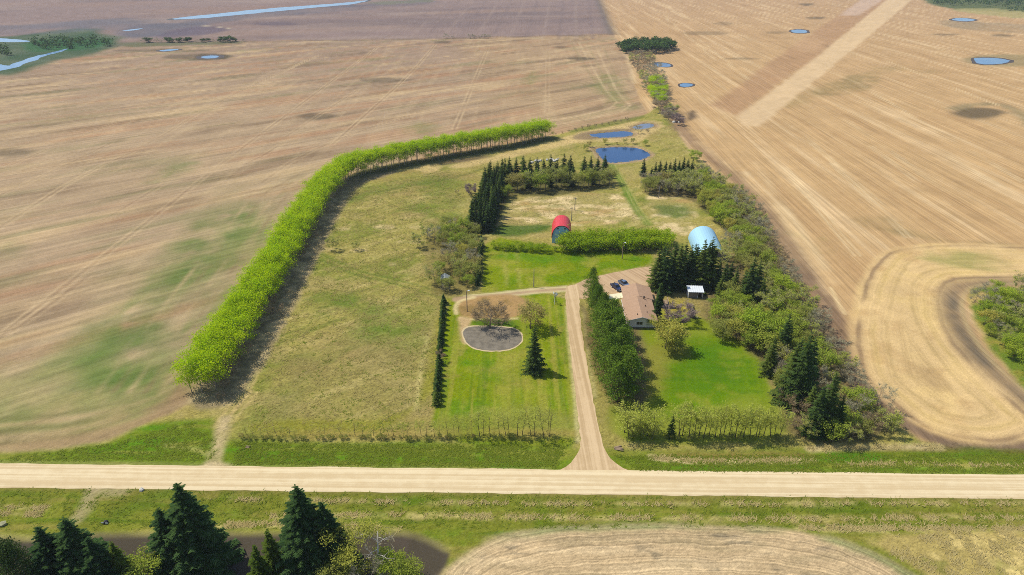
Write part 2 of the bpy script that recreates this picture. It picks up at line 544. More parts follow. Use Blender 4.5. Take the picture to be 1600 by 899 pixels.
# far field beyond the half-mile line and the creek bottoms
FF = [(-1500, 140), (-400, 120), (0, 95), (100, 82), (220, 68), (400, 64), (700, 60), (958, 53), (948, 30), (935, 0), (915, -38), (-2500, -38)]
iF, dF = paint(FF, FARF, 4, 2, 40, 1, det=(.5, .2, .1, 0), sm=0)  # mauve-grey base carries distance haze in its colour
xx, yy = X[iF], Y[iF]
inn = sstep(-3, 3, dF)
for sd, c, a in ((41, col(168, 146, 130), .6), (42, col(124, 108, 104), .6), (43, col(158, 130, 112), .5)):
    put(iF, inn * sstep(.0, .5, fbm((xx + yy * .2) / 260, (yy - xx * .3) / 70, 4, sd)) * a, c)
stroke([(220, 69), (400, 65), (700, 60.5), (958, 54)], col(110, 92, 82), 13, 6, .7, brk=.5, bw=60, wob=4)
stroke([(400, 67), (700, 63), (955, 57)], col(206, 184, 142), 4, 2, .5, brk=.8, bw=50)
stroke([(956, 52), (946, 25), (932, -10), (920, -36)], col(112, 104, 92), 16, 8, .6)
for k in range(12):
    stroke([(640 + 26 * k, 60), (700 + 20 * k, 0), (720 + 18 * k, -30)], col(124, 108, 104) if k % 2 else col(172, 150, 134), 5, 3, .35, brk=.7, bw=80)
MARSH = [(-1500, 70), (0, 58), (60, 52), (140, 42), (170, 56), (200, 70), (120, 88), (60, 104), (0, 122), (-1500, 160)]
paint(MARSH, col(70, 96, 66), 12, 14, 40, .95, brk=.0, det=(0, 0, .8, 0))
paint(MARSH, col(110, 118, 92), 14, 14, 40, .7, brk=1, bw=30)
paint([(40, 66), (110, 60), (175, 62), (170, 72), (100, 80), (40, 82)], col(56, 104, 58), 10, 12, 30, .8)
paint([(-800, 52), (0, 42), (150, 30), (300, 28), (330, 50), (200, 60), (160, 45), (60, 55), (-800, 80)], col(112, 112, 118), 14, 14, 50, .7, brk=.6, bw=60)
paint([(180, 42), (300, 30), (420, 18), (590, 4), (660, 0), (700, 3), (560, 16), (400, 28), (300, 40), (330, 52), (250, 56), (200, 60)], col(108, 106, 112), 12, 12, 50, .75, brk=.5, bw=60)
paint([(240, 60), (262, 47), (330, 40), (368, 46), (330, 54), (270, 60)], col(112, 100, 108), 10, 8, 40, .8)
paint([(390, 36), (440, 34), (480, 38), (420, 42)], col(108, 96, 102), 8, 8, 40, .6)
paint([(560, 4), (660, 0), (690, 2), (600, 8)], col(122, 126, 96), 8, 8, 40, .6)
stroke([(310, 40), (340, 42), (366, 46)], col(214, 196, 160), 4, 3, .7)
paint([(188, 66), (280, 66), (380, 64), (380, 68), (280, 71), (190, 74)], col(104, 110, 78), 6, 5, 30, .8)

# the farm: rough pasture round everything
FARM = [(318, 612), (357, 552), (400, 487), (438, 425), (478, 352), (512, 302), (545, 276), (600, 262), (700, 243), (865, 212), (920, 199), (985, 189), (1012, 177), (1030, 165), (1050, 190), (1066, 220), (1092, 250), (1130, 280), (1175, 312), (1212, 370), (1245, 430), (1285, 500),
        (1325, 560), (1368, 620), (1408, 665), (1440, 690), (1600, 703), (2200, 722), (2200, 752), (-900, 724), (-900, 718), (-400, 714), (90, 704), (170, 688), (240, 657), (300, 632)]
iA, dA = paint(FARM, PAST, 1.2, 1.0, 6, 1, det=(0, 0, 1, 0), sm=0)
jitter_zone(iA, dA, OLIVE, .0, 22, .75, seed=61)
jitter_zone(iA, dA, col(178, 160, 98), .05, 12, .7, seed=62)
jitter_zone(iA, dA, col(160, 136, 84), .1, 30, .6, seed=63)
jitter_zone(iA, dA, col(204, 184, 116), .15, 6, .65, stretch=(16, 2.2), rot=R(38), seed=64)
jitter_zone(iA, dA, col(104, 118, 44), .15, 6, .55, stretch=(14, 2.4), rot=R(40), seed=65)
# greener sweeps of the pasture
for q, a in (([(480, 462), (560, 450), (660, 480), (660, 520), (600, 540), (520, 520), (490, 500)], .6), ([(490, 300), (530, 295), (500, 420), (470, 440), (480, 380)], .6),
             ([(640, 300), (735, 290), (735, 340), (690, 360), (640, 350)], .5), ([(520, 310), (600, 290), (700, 275), (700, 285), (600, 302), (520, 330)], .5)):
    paint(q, col(106, 126, 44), 8, 9, 14, min(1, a * 1.5), brk=.8, bw=12)
paint([(480, 540), (660, 540), (650, 660), (400, 668), (420, 600)], col(154, 140, 84), 8, 8, 14, .7, brk=.8, bw=18)
paint([(395, 655), (640, 655), (665, 600), (690, 470), (700, 468), (668, 676), (380, 684)], col(146, 142, 52), 2, 1.5, 8, .9)
stroke([(490, 395), (520, 410), (560, 428), (620, 440), (690, 462)], col(104, 122, 46), 1.6, .8, .7, pair=3.2, brk=.4)
stroke([(590, 300), (650, 290), (720, 276), (760, 262)], col(92, 104, 50), 1.8, 1, .7, brk=.5)
stroke([(340, 668), (360, 640), (385, 610), (420, 540)], STRAW, .8, .6, .7, pair=2.2, brk=.4)
stroke([(352, 668), (374, 640), (398, 612)], STRAW, .8, .6, .6, pair=2.0, brk=.4)
stroke([(670, 520), (660, 560), (652, 620), (650, 640)], col(206, 190, 120), 1.2, .8, .7, brk=.4)
for q in ([(640, 262), (680, 256), (690, 266), (670, 272)], [(690, 262), (780, 240), (880, 218), (925, 216), (880, 228), (800, 246), (740, 262)]):
    paint(q, col(214, 186, 124), 2, 3, 8, .9, brk=.3, bw=7)
for (cx, cy, rx, ry) in ((640, 378, 22, 3), (560, 392, 16, 3), (615, 413, 9, 3), (600, 355, 20, 3), (535, 358, 14, 2), (660, 355, 18, 3), (510, 390, 14, 3), (675, 395, 12, 4)):
    el = [(cx + rx * math.cos(t), cy + ry * math.sin(t)) for t in np.linspace(0, 6.28, 10)[:-1]]
    paint(el, col(206, 184, 128), 1.5, 2.5, 5, .8, brk=.7, bw=5)
# dug-out pond surroundings
paint([(860, 222), (920, 202), (985, 190), (1030, 188), (1040, 200), (1010, 212), (1000, 225), (960, 222), (900, 224)], col(216, 186, 126), 2, 3, 8, .85, brk=.3, bw=9)
paint([(880, 204), (985, 184), (1012, 180), (985, 192), (900, 208)], col(122, 126, 58), 1.5, 1.5, 8, .8)
for pq, wd in ((POND, 4.0), (POND2, 4.5), (POND3, 4.5)):
    q = pq + [pq[0]]
    stroke(q, col(186, 156, 120), wd * 1.35, 1.6, .95, wob=1.6)
    stroke(q, col(112, 92, 70), wd * .5, .9, .7, wob=1.0, brk=.8, bw=5)
paint([(890, 214), (915, 206), (990, 200), (990, 206), (930, 219), (900, 219)], col(140, 118, 92), 2, 2, 8, .8)
stroke([(925, 258), (945, 258), (1010, 250)], col(190, 160, 130), 3, 1.5, .7)
# dry meadow between the spruces and the barn
for q in ([(800, 310), (870, 302), (960, 300), (990, 320), (1010, 345), (930, 350), (850, 352), (790, 360), (785, 340)], [(1015, 300), (1080, 308), (1095, 330), (1060, 350), (1010, 335)], [(1025, 345), (1080, 345), (1085, 370), (1040, 362)]):
    i_, d_ = paint(q, col(178, 162, 96), 3, 4, 9, .85, det=(0, 0, 1, 0))
    jitter_zone(i_, d_, col(232, 206, 150), -.12, 7, .95, stretch=(9, 4), seed=81)
    jitter_zone(i_, d_, col(196, 152, 100), .1, 7, .5, stretch=(14, 5), seed=83)
    jitter_zone(i_, d_, col(128, 130, 60), .15, 6, .6, seed=82)
paint([(1010, 318), (1070, 320), (1090, 338), (1040, 342)], col(92, 116, 52), 3, 3, 7, .75)
paint([(765, 352), (860, 350), (860, 364), (770, 372)], col(70, 104, 34), 2, 2, 8, .85)
stroke([(955, 258), (975, 290), (992, 325), (1012, 350)], col(104, 132, 44), 4.2, 1.5, .9, brk=.3, det=(0, 0, .6, 0))
stroke([(957, 258), (978, 290), (996, 325), (1014, 350)], col(186, 176, 104), .7, .5, .7, pair=1.8, brk=.5)
# mown grass
i_, d_ = paint([(758, 366), (850, 385), (1000, 394), (1022, 398), (1018, 416), (950, 428), (905, 440), (880, 448), (800, 456), (752, 462), (752, 440)], LAWN, 1.2, 1.0, 6, 1, det=(0, 0, .8, 0))
jitter_zone(i_, d_, LAWNB, .0, 9, .65, seed=91); jitter_zone(i_, d_, YEL, .0, 8, .7, seed=92)
paint([(770, 395), (850, 396), (1000, 400), (1010, 408), (900, 412), (780, 405)], col(70, 128, 24), 3, 3, 9, .5, brk=.6)
stroke([(797, 372), (800, 420), (803, 452)], col(188, 172, 96), 1.6, 1.2, .45, pair=5, brk=.9, bw=8)
i_, d_ = paint([(698, 470), (720, 462), (884, 456), (884, 500), (890, 560), (897, 620), (903, 690), (880, 700), (672, 690), (684, 600)], LAWN, 1.0, .8, 6, 1, det=(0, 0, .7, 0))
jitter_zone(i_, d_, col(92, 134, 20), .0, 14, .75, seed=93); jitter_zone(i_, d_, YEL, .05, 9, .7, seed=94)
jitter_zone(i_, d_, YEL, -.05, 5, .75, stretch=(1.6, 60), seed=96)
jitter_zone(i_, d_, col(98, 126, 28), .0, 5, .65, stretch=(1.3, 40), seed=97)
jitter_zone(i_, d_, col(168, 150, 76), .2, 4, .5, seed=99)
stroke([(800, 560), (790, 610), (786, 660)], YEL, 5, 3, .6, brk=.3)
stroke([(815, 450), (818, 500), (824, 600), (826, 660)], YEL, 3, 2, .5, brk=.5)
i_, d_ = paint([(700, 640), (890, 640), (900, 690), (680, 690)], col(142, 142, 66), 3, 4, 8, .7, brk=.4)
i_, d_ = paint([(985, 515), (1000, 480), (1120, 500), (1185, 560), (1212, 625), (1235, 690), (1040, 692), (960, 690), (935, 640), (1000, 620), (1012, 580)], col(134, 146, 44), 1.2, 1, 6, 1, det=(0, 0, .4, 0))
jitter_zone(i_, d_, LAWN, .0, 8, .6, seed=98)
paint([(1020, 560), (1070, 525), (1140, 525), (1185, 570), (1205, 612), (1140, 628), (1090, 640), (1050, 655), (1040, 620)], LAWNB, 4.5, 3, 9, .95)
i_, d_ = paint([(1020, 560), (1070, 525), (1140, 525), (1185, 570), (1205, 612), (1140, 628), (1090, 640), (1050, 655), (1040, 620)], LAWNB, 4.5, 3, 9, .1, det=(0, 0, .8, 0))
jitter_zone(i_, d_, YEL, .1, 6, .55, seed=103); jitter_zone(i_, d_, col(76, 116, 22), .05, 4, .5, stretch=(12, 2), seed=104); jitter_zone(i_, d_, col(112, 138, 26), .0, 4, .6, stretch=(1.4, 45), seed=105, rot=R(-12))
paint([(1050, 540), (1130, 530), (1175, 580), (1130, 610), (1070, 610)], col(80, 126, 12), 5, 4, 9, .6, brk=.4)
paint([(1000, 560), (1035, 535), (1085, 545), (1040, 580), (1020, 625), (1008, 620)], col(156, 144, 66), 3, 3, 6, .6)
paint([(1010, 668), (1060, 655), (1225, 640), (1240, 690), (1020, 692)], col(150, 150, 64), 3, 3, 8, .6, brk=.3)
# by the driveway
stroke([(910, 470), (918, 540), (930, 620), (948, 690), (985, 728)], col(158, 146, 76), 6, 3, .8, brk=.2)
stroke([(886, 480), (890, 540), (897, 600), (901, 650), (903, 690)], col(206, 192, 132), 1.2, .8, .8, brk=.3)
stroke([(912, 480), (920, 560), (930, 620)], col(206, 192, 132), 1.0, .8, .6, brk=.6)
# round the house
paint([(905, 442), (945, 430), (1020, 414), (1030, 440), (1025, 470), (975, 480), (960, 460), (930, 462), (905, 462)], col(206, 172, 132), 2, 1.5, 8, .95, det=(0, 0, .1, 0))
paint([(1035, 470), (1075, 466), (1080, 480), (1050, 490), (1036, 500)], col(170, 156, 62), 2, 2, 6, .9)
paint([(955, 468), (980, 470), (978, 500), (955, 500)], col(150, 150, 70), 1.5, 1, 5, .9)
# ring drive round the flower bed
stroke([(884, 451), (840, 454), (780, 461), (715, 468)], col(190, 160, 122), 4.2, .6, 1, wob=.4, det=(0, 0, .1, 0))
stroke([(884, 448.6), (840, 451.3), (780, 457.8), (725, 462.5)], col(222, 206, 150), 1.1, .5, .9, wob=.4)
stroke([(884, 455), (840, 457.5), (780, 464.3), (725, 470)], col(222, 206, 150), 1.0, .5, .8, wob=.4, brk=.3)
i_, d_ = paint([(712, 482), (716, 472), (735, 465), (790, 460), (815, 463), (826, 475), (815, 492), (800, 498), (760, 499), (725, 498)], col(186, 150, 98), 1.0, .6, 5, 1, det=(0, 0, .5, 0))
jitter_zone(i_, d_, col(146, 122, 70), .0, 5, .7, seed=101)
stroke([(713, 490), (711, 480), (718, 470), (740, 465)], col(226, 204, 146), 1.6, .6, .9, wob=.4)
stroke([(720, 497), (740, 500), (790, 499.5), (808, 498)], col(226, 204, 146), 1.2, .5, .8, wob=.3)
paint([(714, 494), (738, 497), (736, 506), (728, 520), (730, 540), (720, 535), (719, 512)], col(206, 174, 126), 1.0, .6, 5, .95)
paint([(736, 506), (740, 499), (800, 500), (808, 512), (790, 513), (750, 512)], col(96, 124, 36), 1.0, .8, 4, .95)
# shelterbelt floor, paled for sun through the crowns, and other shaded litter
BELT = [(318, 612), (357, 552), (400, 487), (438, 425), (478, 352), (512, 302), (545, 276), (600, 262), (700, 243), (780, 230), (858, 214)]
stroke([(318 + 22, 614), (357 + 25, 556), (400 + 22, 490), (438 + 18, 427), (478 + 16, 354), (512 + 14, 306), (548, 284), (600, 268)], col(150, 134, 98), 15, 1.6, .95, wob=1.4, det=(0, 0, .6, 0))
stroke([(318 + 22, 614), (357 + 25, 556), (400 + 22, 490), (438 + 18, 427), (478 + 16, 354), (512 + 14, 306)], col(206, 182, 132), 15, 2, .8, brk=1.6, bw=2.2)  # straw flecks painted in for sunlight breaking through the belt's shade
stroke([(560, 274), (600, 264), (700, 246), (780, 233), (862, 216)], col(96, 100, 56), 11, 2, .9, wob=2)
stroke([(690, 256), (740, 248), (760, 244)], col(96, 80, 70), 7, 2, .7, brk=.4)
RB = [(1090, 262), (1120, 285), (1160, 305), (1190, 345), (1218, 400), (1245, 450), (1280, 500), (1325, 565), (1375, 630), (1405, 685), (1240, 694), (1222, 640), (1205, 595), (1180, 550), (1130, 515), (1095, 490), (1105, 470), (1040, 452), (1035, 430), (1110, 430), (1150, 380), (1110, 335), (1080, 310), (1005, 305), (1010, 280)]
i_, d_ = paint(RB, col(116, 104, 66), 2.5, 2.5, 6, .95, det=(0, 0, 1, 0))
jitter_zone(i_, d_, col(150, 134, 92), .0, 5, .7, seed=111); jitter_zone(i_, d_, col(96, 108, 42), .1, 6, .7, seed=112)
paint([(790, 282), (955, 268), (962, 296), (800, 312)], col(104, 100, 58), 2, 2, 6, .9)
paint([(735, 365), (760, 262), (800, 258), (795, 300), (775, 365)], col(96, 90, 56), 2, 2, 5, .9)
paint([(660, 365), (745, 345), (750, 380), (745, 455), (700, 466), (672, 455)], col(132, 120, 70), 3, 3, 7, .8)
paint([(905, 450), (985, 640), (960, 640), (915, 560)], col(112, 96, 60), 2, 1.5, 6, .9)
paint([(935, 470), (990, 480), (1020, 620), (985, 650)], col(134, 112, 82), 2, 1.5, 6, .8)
# the worked edge of the right-hand field
stroke([(1030, 150), (1050, 188), (1080, 218), (1130, 262), (1180, 305), (1222, 370), (1258, 430), (1298, 490), (1335, 560), (1350, 600)], col(150, 122, 94), 9, 3, .85, brk=.15, wob=2)
stroke([(1245, 418), (1285, 478), (1325, 545), (1340, 590)], col(122, 100, 82), 7, 2, .7, brk=.4, wob=1.5)
paint([(1072, 178), (1085, 172), (1090, 184), (1075, 192)], col(104, 90, 74), 3, 3, 8, .85)
paint([(1052, 168), (1064, 176), (1074, 190), (1068, 192), (1054, 178)], col(104, 90, 74), 3, 3, 8, .7)
stroke([(1090, 222), (1150, 268), (1205, 318), (1262, 390), (1300, 440)], col(226, 192, 140), 5, 3, .6, brk=.4, bw=20)
stroke([(1298, 450), (1310, 475), (1320, 490)], col(226, 196, 144), 1.5, .8, .9)
TONG = [(1375, 395), (1410, 385), (1470, 380), (1600, 384), (1900, 392), (1900, 430), (1700, 436), (1600, 437), (1510, 438), (1482, 448), (1478, 485), (1497, 530), (1540, 580), (1590, 625), (1650, 672), (1600, 694), (1540, 697), (1470, 684), (1410, 655), (1362, 615), (1332, 575), (1326, 530), (1332, 480), (1348, 430)]
iT, dT = paint(TONG, col(228, 194, 136), 2, 1.2, 12, .95, det=(0, 0, .35, .5))
RING[iT] = dT
jitter_zone(iT, dT, col(234, 200, 132), .0, 16, .6, seed=121); jitter_zone(iT, dT, col(196, 158, 106), .1, 9, .5, seed=122)
for k, c, a in ((2.5, col(150, 122, 92), .8), (7, col(206, 176, 110), .6), (11, col(176, 150, 96), .5), (16, col(190, 160, 108), .5)):
    m = np.exp(-((dT - k) / 1.1) ** 2) * a * np.clip(.7 + fbm(X[iT] / 14, Y[iT] / 14, 2, 125), 0, 1)
    put(iT, m, c)
DB = [(1900, 434), (1700, 440), (1600, 441), (1520, 440), (1490, 449), (1484, 485), (1506, 530), (1548, 578), (1600, 622), (1680, 680)]
stroke(DB, col(140, 120, 94), 8.5, 3.2, .75, brk=.3, wob=1.2)
stroke([(a + 4, b + 3) for a, b in DB], col(112, 104, 88), 3, 1.6, .7, brk=.6)
stroke([(a + 17, b + 3) for a, b in DB[2:]], col(186, 164, 118), 1.4, .8, .8, brk=.3)
stroke([(1340, 600), (1400, 655), (1470, 692), (1540, 704), (1610, 700), (1700, 670)], col(128, 106, 86), 4.2, 1.5, .9, wob=.6)
paint([(1440, 400), (1530, 390), (1590, 412), (1560, 425), (1480, 420)], col(150, 150, 78), 4, 4, 9, .65, brk=.7, bw=8)
paint([(1420, 575), (1450, 570), (1480, 605), (1470, 620), (1440, 598)], col(170, 140, 96), 3, 3, 6, .6)
# green pocket at the right edge
i_, d_ = paint([(1510, 455), (1545, 448), (1600, 450), (1900, 455), (1900, 700), (1660, 660), (1605, 610), (1560, 560), (1528, 510)], col(110, 130, 44), 1.5, 1.5, 6, 1, det=(0, 0, .9, 0))
jitter_zone(i_, d_, col(170, 150, 72), .0, 7, .7, seed=131)
paint([(1515, 462), (1540, 455), (1542, 470), (1520, 478)], col(200, 168, 112), 1.5, 1.5, 5, .8)
# ditches along the road, north side
NB = [(-900, 712), (-400, 712), (90, 703), (170, 688), (240, 660), (330, 655), (345, 690), (355, 690), (420, 690), (895, 692), (900, 700), (960, 700), (1000, 704), (1230, 702), (1420, 696), (1600, 704), (2200, 722), (2200, 752), (-900, 724)]
i_, d_ = paint(NB, DITCH, 1.5, 1.2, 8, .92, det=(0, 0, .7, 0), sm=0)
jitter_zone(i_, d_, col(90, 138, 22), .0, 6, .7, stretch=(16, 3), seed=141); jitter_zone(i_, d_, col(150, 146, 62), .0, 6, .7, stretch=(14, 2.5), seed=142)
paint([(380, 690), (640, 694), (880, 694), (890, 704), (640, 704), (380, 702)], col(142, 138, 58), 1.5, 1.5, 8, .6, brk=.5)
paint([(1015, 708), (1080, 706), (1270, 704), (1270, 720), (1130, 722), (1040, 720)], col(150, 126, 72), 1.5, 1.5, 6, .85)
stroke([(1018, 712), (1060, 718), (1130, 720), (1270, 718)], col(228, 206, 152), 1.8, .7, .95, wob=.5, brk=.2)
paint([(1290, 706), (1345, 702), (1390, 712), (1350, 724), (1290, 720)], col(66, 132, 20), 2, 2, 6, .8)
stroke([(1310, 726), (1400, 724), (1600, 728)], col(214, 190, 110), 2.0, 1.2, .8, wob=.8, brk=.5)
stroke([(1310, 703), (1400, 700), (1480, 702), (1600, 706)], col(116, 92, 48), 2.2, 1.2, .7, brk=.4)
stroke([(1265, 700), (1380, 697), (1470, 698)], col(226, 200, 146), 1.8, 1, .8, brk=.4)
stroke([(-900, 721), (0, 722), (400, 730), (860, 736)], col(150, 148, 82), 2.0, 1, .7, brk=.3)
stroke([(1000, 741), (1300, 741), (2200, 750)], col(150, 148, 82), 2.0, 1, .6, brk=.3)
stroke([(260, 694), (300, 700), (320, 708)], col(196, 178, 112), 1.5, 1, .7, brk=.5)
paint([(395, 672), (640, 672), (900, 672), (900, 684), (640, 686), (395, 686)], col(166, 144, 78), 1.5, 1.5, 8, .6, brk=.5)
# south side of the road
SB = [(-1500, 755), (0, 761), (800, 771), (1600, 779), (2600, 790), (3200, 1400), (-2000, 1400)]
i_, d_ = paint(SB, SOUTH, 1.0, .6, 6, 1, det=(0, 0, .8, 0), sm=0)
jitter_zone(i_, d_, col(92, 116, 28), .0, 6, .75, stretch=(26, 2.0), seed=151); jitter_zone(i_, d_, col(148, 138, 66), .0, 6, .75, stretch=(15, 2), seed=152)
jitter_zone(i_, d_, col(104, 130, 30), .1, 6, .6, seed=153)
stroke([(0, 762), (800, 772), (1600, 780)], col(132, 124, 62), 2.0, 1.0, .7)
for pl, w_ in (([(360, 778), (600, 782), (900, 786), (1600, 786)], 1.1), ([(430, 803), (640, 802), (900, 806), (1250, 808), (1600, 806)], 1.6), ([(0, 790), (70, 792)], 1.4), ([(0, 800), (60, 800)], 1.2), ([(330, 822), (440, 818), (620, 826)], 1.6), ([(1250, 824), (1400, 824), (1600, 826)], 2.0)):
    stroke(pl, col(206, 188, 118), w_, .8, .75, brk=1.0, bw=3.5, wob=.7)
i_, d_ = paint([(-900, 836), (0, 836), (60, 842), (160, 833), (280, 832), (420, 832), (620, 830), (660, 838), (700, 858), (705, 870), (690, 899), (640, 1000), (-900, 1000)], SOILD, .8, .6, 6, 1, det=(0, 0, .2, 0))
jitter_zone(i_, d_, col(72, 66, 56), .0, 7, .6, seed=161); jitter_zone(i_, d_, col(96, 84, 74), .1, 4, .5, stretch=(3, 9), seed=162)
stroke([(-300, 836), (0, 837), (60, 843), (160, 834), (420, 833), (620, 831), (660, 839), (698, 858)], col(176, 166, 96), 1.8, .8, .7, brk=.4)
SF = [(670, 930), (690, 899), (720, 868), (780, 838), (870, 821), (1000, 815), (1120, 816), (1230, 823), (1310, 842), (1380, 868), (1440, 905), (1500, 960), (1600, 1100), (600, 1100)]
iS, dS = paint(SF, col(206, 178, 134), 1.2, .8, 6, 1, det=(0, 0, .7, 1.9), sm=1)
RING[iS] = dS * 1.6
jitter_zone(iS, dS, col(164, 146, 108), .0, 6, .45, stretch=(12, 2.2), seed=171); jitter_zone(iS, dS, col(226, 198, 152), .0, 5, .6, stretch=(9, 2.4), seed=172)
jitter_zone(iS, dS, col(120, 112, 92), .22, 4, .6, stretch=(6, 1.6), seed=173)
m = np.exp(-((dS - 1.0) / 1.2) ** 2) * .75
put(iS, m * np.clip(.6 + fbm(X[iS] / 9, Y[iS] / 9, 2, 174), 0, 1), col(124, 136, 80))
i_, d_ = paint([(1400, 832), (1600, 826), (1900, 824), (1900, 1000), (1530, 960), (1450, 900), (1390, 866), (1340, 846)], col(186, 164, 98), 1.5, 1.5, 6, .9)
jitter_zone(i_, d_, col(232, 206, 132), .0, 5, .8, seed=181); jitter_zone(i_, d_, col(120, 124, 54), .1, 4, .6, seed=182)
# old approaches
stroke([(335, 733), (336, 715), (344, 690), (348, 668), (352, 655)], col(200, 178, 130), 3.4, 1.4, .95, wob=1.0, brk=.3, bw=3)
paint([(312, 734), (326, 722), (350, 722), (366, 734)], col(206, 184, 138), 1.2, 1, 4, .9)
stroke([(118, 812), (130, 800), (140, 780), (146, 766)], col(186, 168, 122), 3.6, 1.2, .9, wob=1.0, brk=.35, bw=3)
stroke([(170, 768), (200, 764), (150, 764)], col(190, 172, 128), 4, 1.5, .7, brk=.3)
stroke([(190, 800), (215, 785), (270, 768)], col(92, 118, 32), 4, 2, .6)

# fine mottling of everything
COL *= (1 + .10 * MIDN + .07 * FINE)[:, None]
COL = np.clip(COL, 0.004, .75)

nr, nc = len(rows), len(u)
ii = (np.arange(nr - 1)[:, None] * nc + np.arange(nc - 1)[None, :]).ravel()
quads = np.stack([ii, ii + 1, ii + nc + 1, ii + nc], 1).astype(np.int32)
gm = bpy.data.meshes.new('ground')
gm.vertices.add(NV)
gm.vertices.foreach_set('co', np.stack([X, Y, Z], 1).astype(np.float32).ravel())
gm.loops.add(quads.size)
gm.loops.foreach_set('vertex_index', quads.ravel())
gm.polygons.add(len(quads))
gm.polygons.foreach_set('loop_start', np.arange(0, quads.size, 4, dtype=np.int32))
gm.polygons.foreach_set('use_smooth', np.ones(len(quads), bool))
gm.update(calc_edges=True)
at = gm.attributes.new('cover', 'FLOAT_COLOR', 'POINT')
at.data.foreach_set('color', np.concatenate([COL, np.ones((NV, 1))], 1).astype(np.float32).ravel())
at = gm.attributes.new('detail', 'FLOAT_COLOR', 'POINT')
at.data.foreach_set('color', DET.astype(np.float32).ravel())
at = gm.attributes.new('ring', 'FLOAT', 'POINT')
at.data.foreach_set('value', RING.astype(np.float32))

def ground_mat():
    m, nt, out = mat_base('ground_cover')
    tc = nt.nodes.new('ShaderNodeTexCoord')
    ov = tc.outputs['Object']
    cv = nd(nt, 'ShaderNodeAttribute', attribute_name='cover')
    dt = nd(nt, 'ShaderNodeAttribute', attribute_name='detail')
    rg = nd(nt, 'ShaderNodeAttribute', attribute_name='ring')
    sp = nt.nodes.new('ShaderNodeSeparateColor')
    nt.links.new(dt.outputs['Color'], sp.inputs[0])
    ns = noise_at(nt, ov, 1.0, 4, .62, sx=.9, sy=.012)
    dg = noise_at(nt, ov, 1.0, 4, .62, sx=.02, sy=.4, rot=R(-40))
    cl = noise_at(nt, ov, .75, 6, .68, dist=.4)
    bl = noise_at(nt, ov, 1.6, 4, .7, sx=.5, sy=1.4, rot=R(-35), dist=.6)
    cx = nt.nodes.new('ShaderNodeCombineXYZ')
    nt.links.new(mathn(nt, 'MULTIPLY', rg.outputs['Fac'], 1.0), cx.inputs[0])
    rn = noise_at(nt, cx.outputs[0], 1.1, 3, .6)
    gr = noise_at(nt, ov, 3.2, 3, .7)
    def term(noise, amt, k):
        c = mathn(nt, 'MULTIPLY', mathn(nt, 'SUBTRACT', noise, .5), k)
        return mathn(nt, 'MULTIPLY', c, amt) if amt is not None else c
    s = term(ns, sp.outputs[0], 1.1)
    s = mathn(nt, 'ADD', s, term(dg, sp.outputs[1], .9))
    s = mathn(nt, 'ADD', s, term(cl, sp.outputs[2], 1.4))
    n2s = noise_at(nt, ov, 1.0, 3, .6, sx=2.2, sy=.03)
    s = mathn(nt, 'ADD', s, term(n2s, sp.outputs[0], .6))
    s = mathn(nt, 'ADD', s, term(bl, sp.outputs[2], 1.5))
    rn2 = mathn(nt, 'MULTIPLY', term(rn, dt.outputs['Alpha'], 1.0), mathn(nt, 'MULTIPLY', bl, 2.2))
    s = mathn(nt, 'ADD', s, rn2)
    s = mathn(nt, 'ADD', s, term(gr, None, .9))
    s = mathn(nt, 'MAXIMUM', mathn(nt, 'ADD', s, 1.0), .25)
    cb = nt.nodes.new('ShaderNodeCombineColor')
    for i in range(3): nt.links.new(s, cb.inputs[i])
    c = mixc(nt, 1.0, cv.outputs['Color'], cb.outputs[0], 'MULTIPLY')
    b = nt.nodes.new('ShaderNodeBsdfDiffuse')
    nt.links.new(c, b.inputs[0])
    bp = nt.nodes.new('ShaderNodeBump')
    bp.inputs['Strength'].default_value = .5
    bp.inputs['Distance'].default_value = .35
    h = mathn(nt, 'MULTIPLY', mathn(nt, 'ADD', cl, bl), sp.outputs[2])
    nt.links.new(h, bp.inputs['Height'])
    nt.links.new(bp.outputs[0], b.inputs['Normal'])
    nt.links.new(b.outputs[0], out.inputs[0])
    return m
gm.materials.append(ground_mat())
ground = bpy.data.objects.new('ground', gm)
C.objects.link(ground)
tag(ground, kind='structure')
# ------------------------------------------------------------------ roads, yard, beds, water
def gravel_mat(name, c, c2, along=0.0, line=.25):
    m, nt, out = mat_base(name)
    tc = nt.nodes.new('ShaderNodeTexCoord')
    ov = tc.outputs['Object']
    n1 = noise_at(nt, ov, 1.0, 4, .6, sx=.012, sy=.95, rot=along)
    n2 = noise_at(nt, ov, .35, 4, .6)
    n3 = noise_at(nt, ov, 4.0, 3, .7)
    f = mathn(nt, 'ADD', mathn(nt, 'MULTIPLY', n1, .75), mathn(nt, 'MULTIPLY', n2, .25))
    cc = mixc(nt, ramp(nt, f, .40, .60), c, c2)
    s = mathn(nt, 'ADD', mathn(nt, 'MULTIPLY', mathn(nt, 'SUBTRACT', n3, .5), line), 1.0)
    cb = nt.nodes.new('ShaderNodeCombineColor')
    for i in range(3): nt.links.new(s, cb.inputs[i])
    cc = mixc(nt, 1.0, cc, cb.outputs[0], 'MULTIPLY')
    b = nt.nodes.new('ShaderNodeBsdfDiffuse')
    nt.links.new(cc, b.inputs[0])
    bp = nt.nodes.new('ShaderNodeBump'); bp.inputs['Strength'].default_value = .3; bp.inputs['Distance'].default_value = .08
    nt.links.new(n3, bp.inputs['Height']); nt.links.new(bp.outputs[0], b.inputs['Normal'])
    nt.links.new(b.outputs[0], out.inputs[0])
    return m

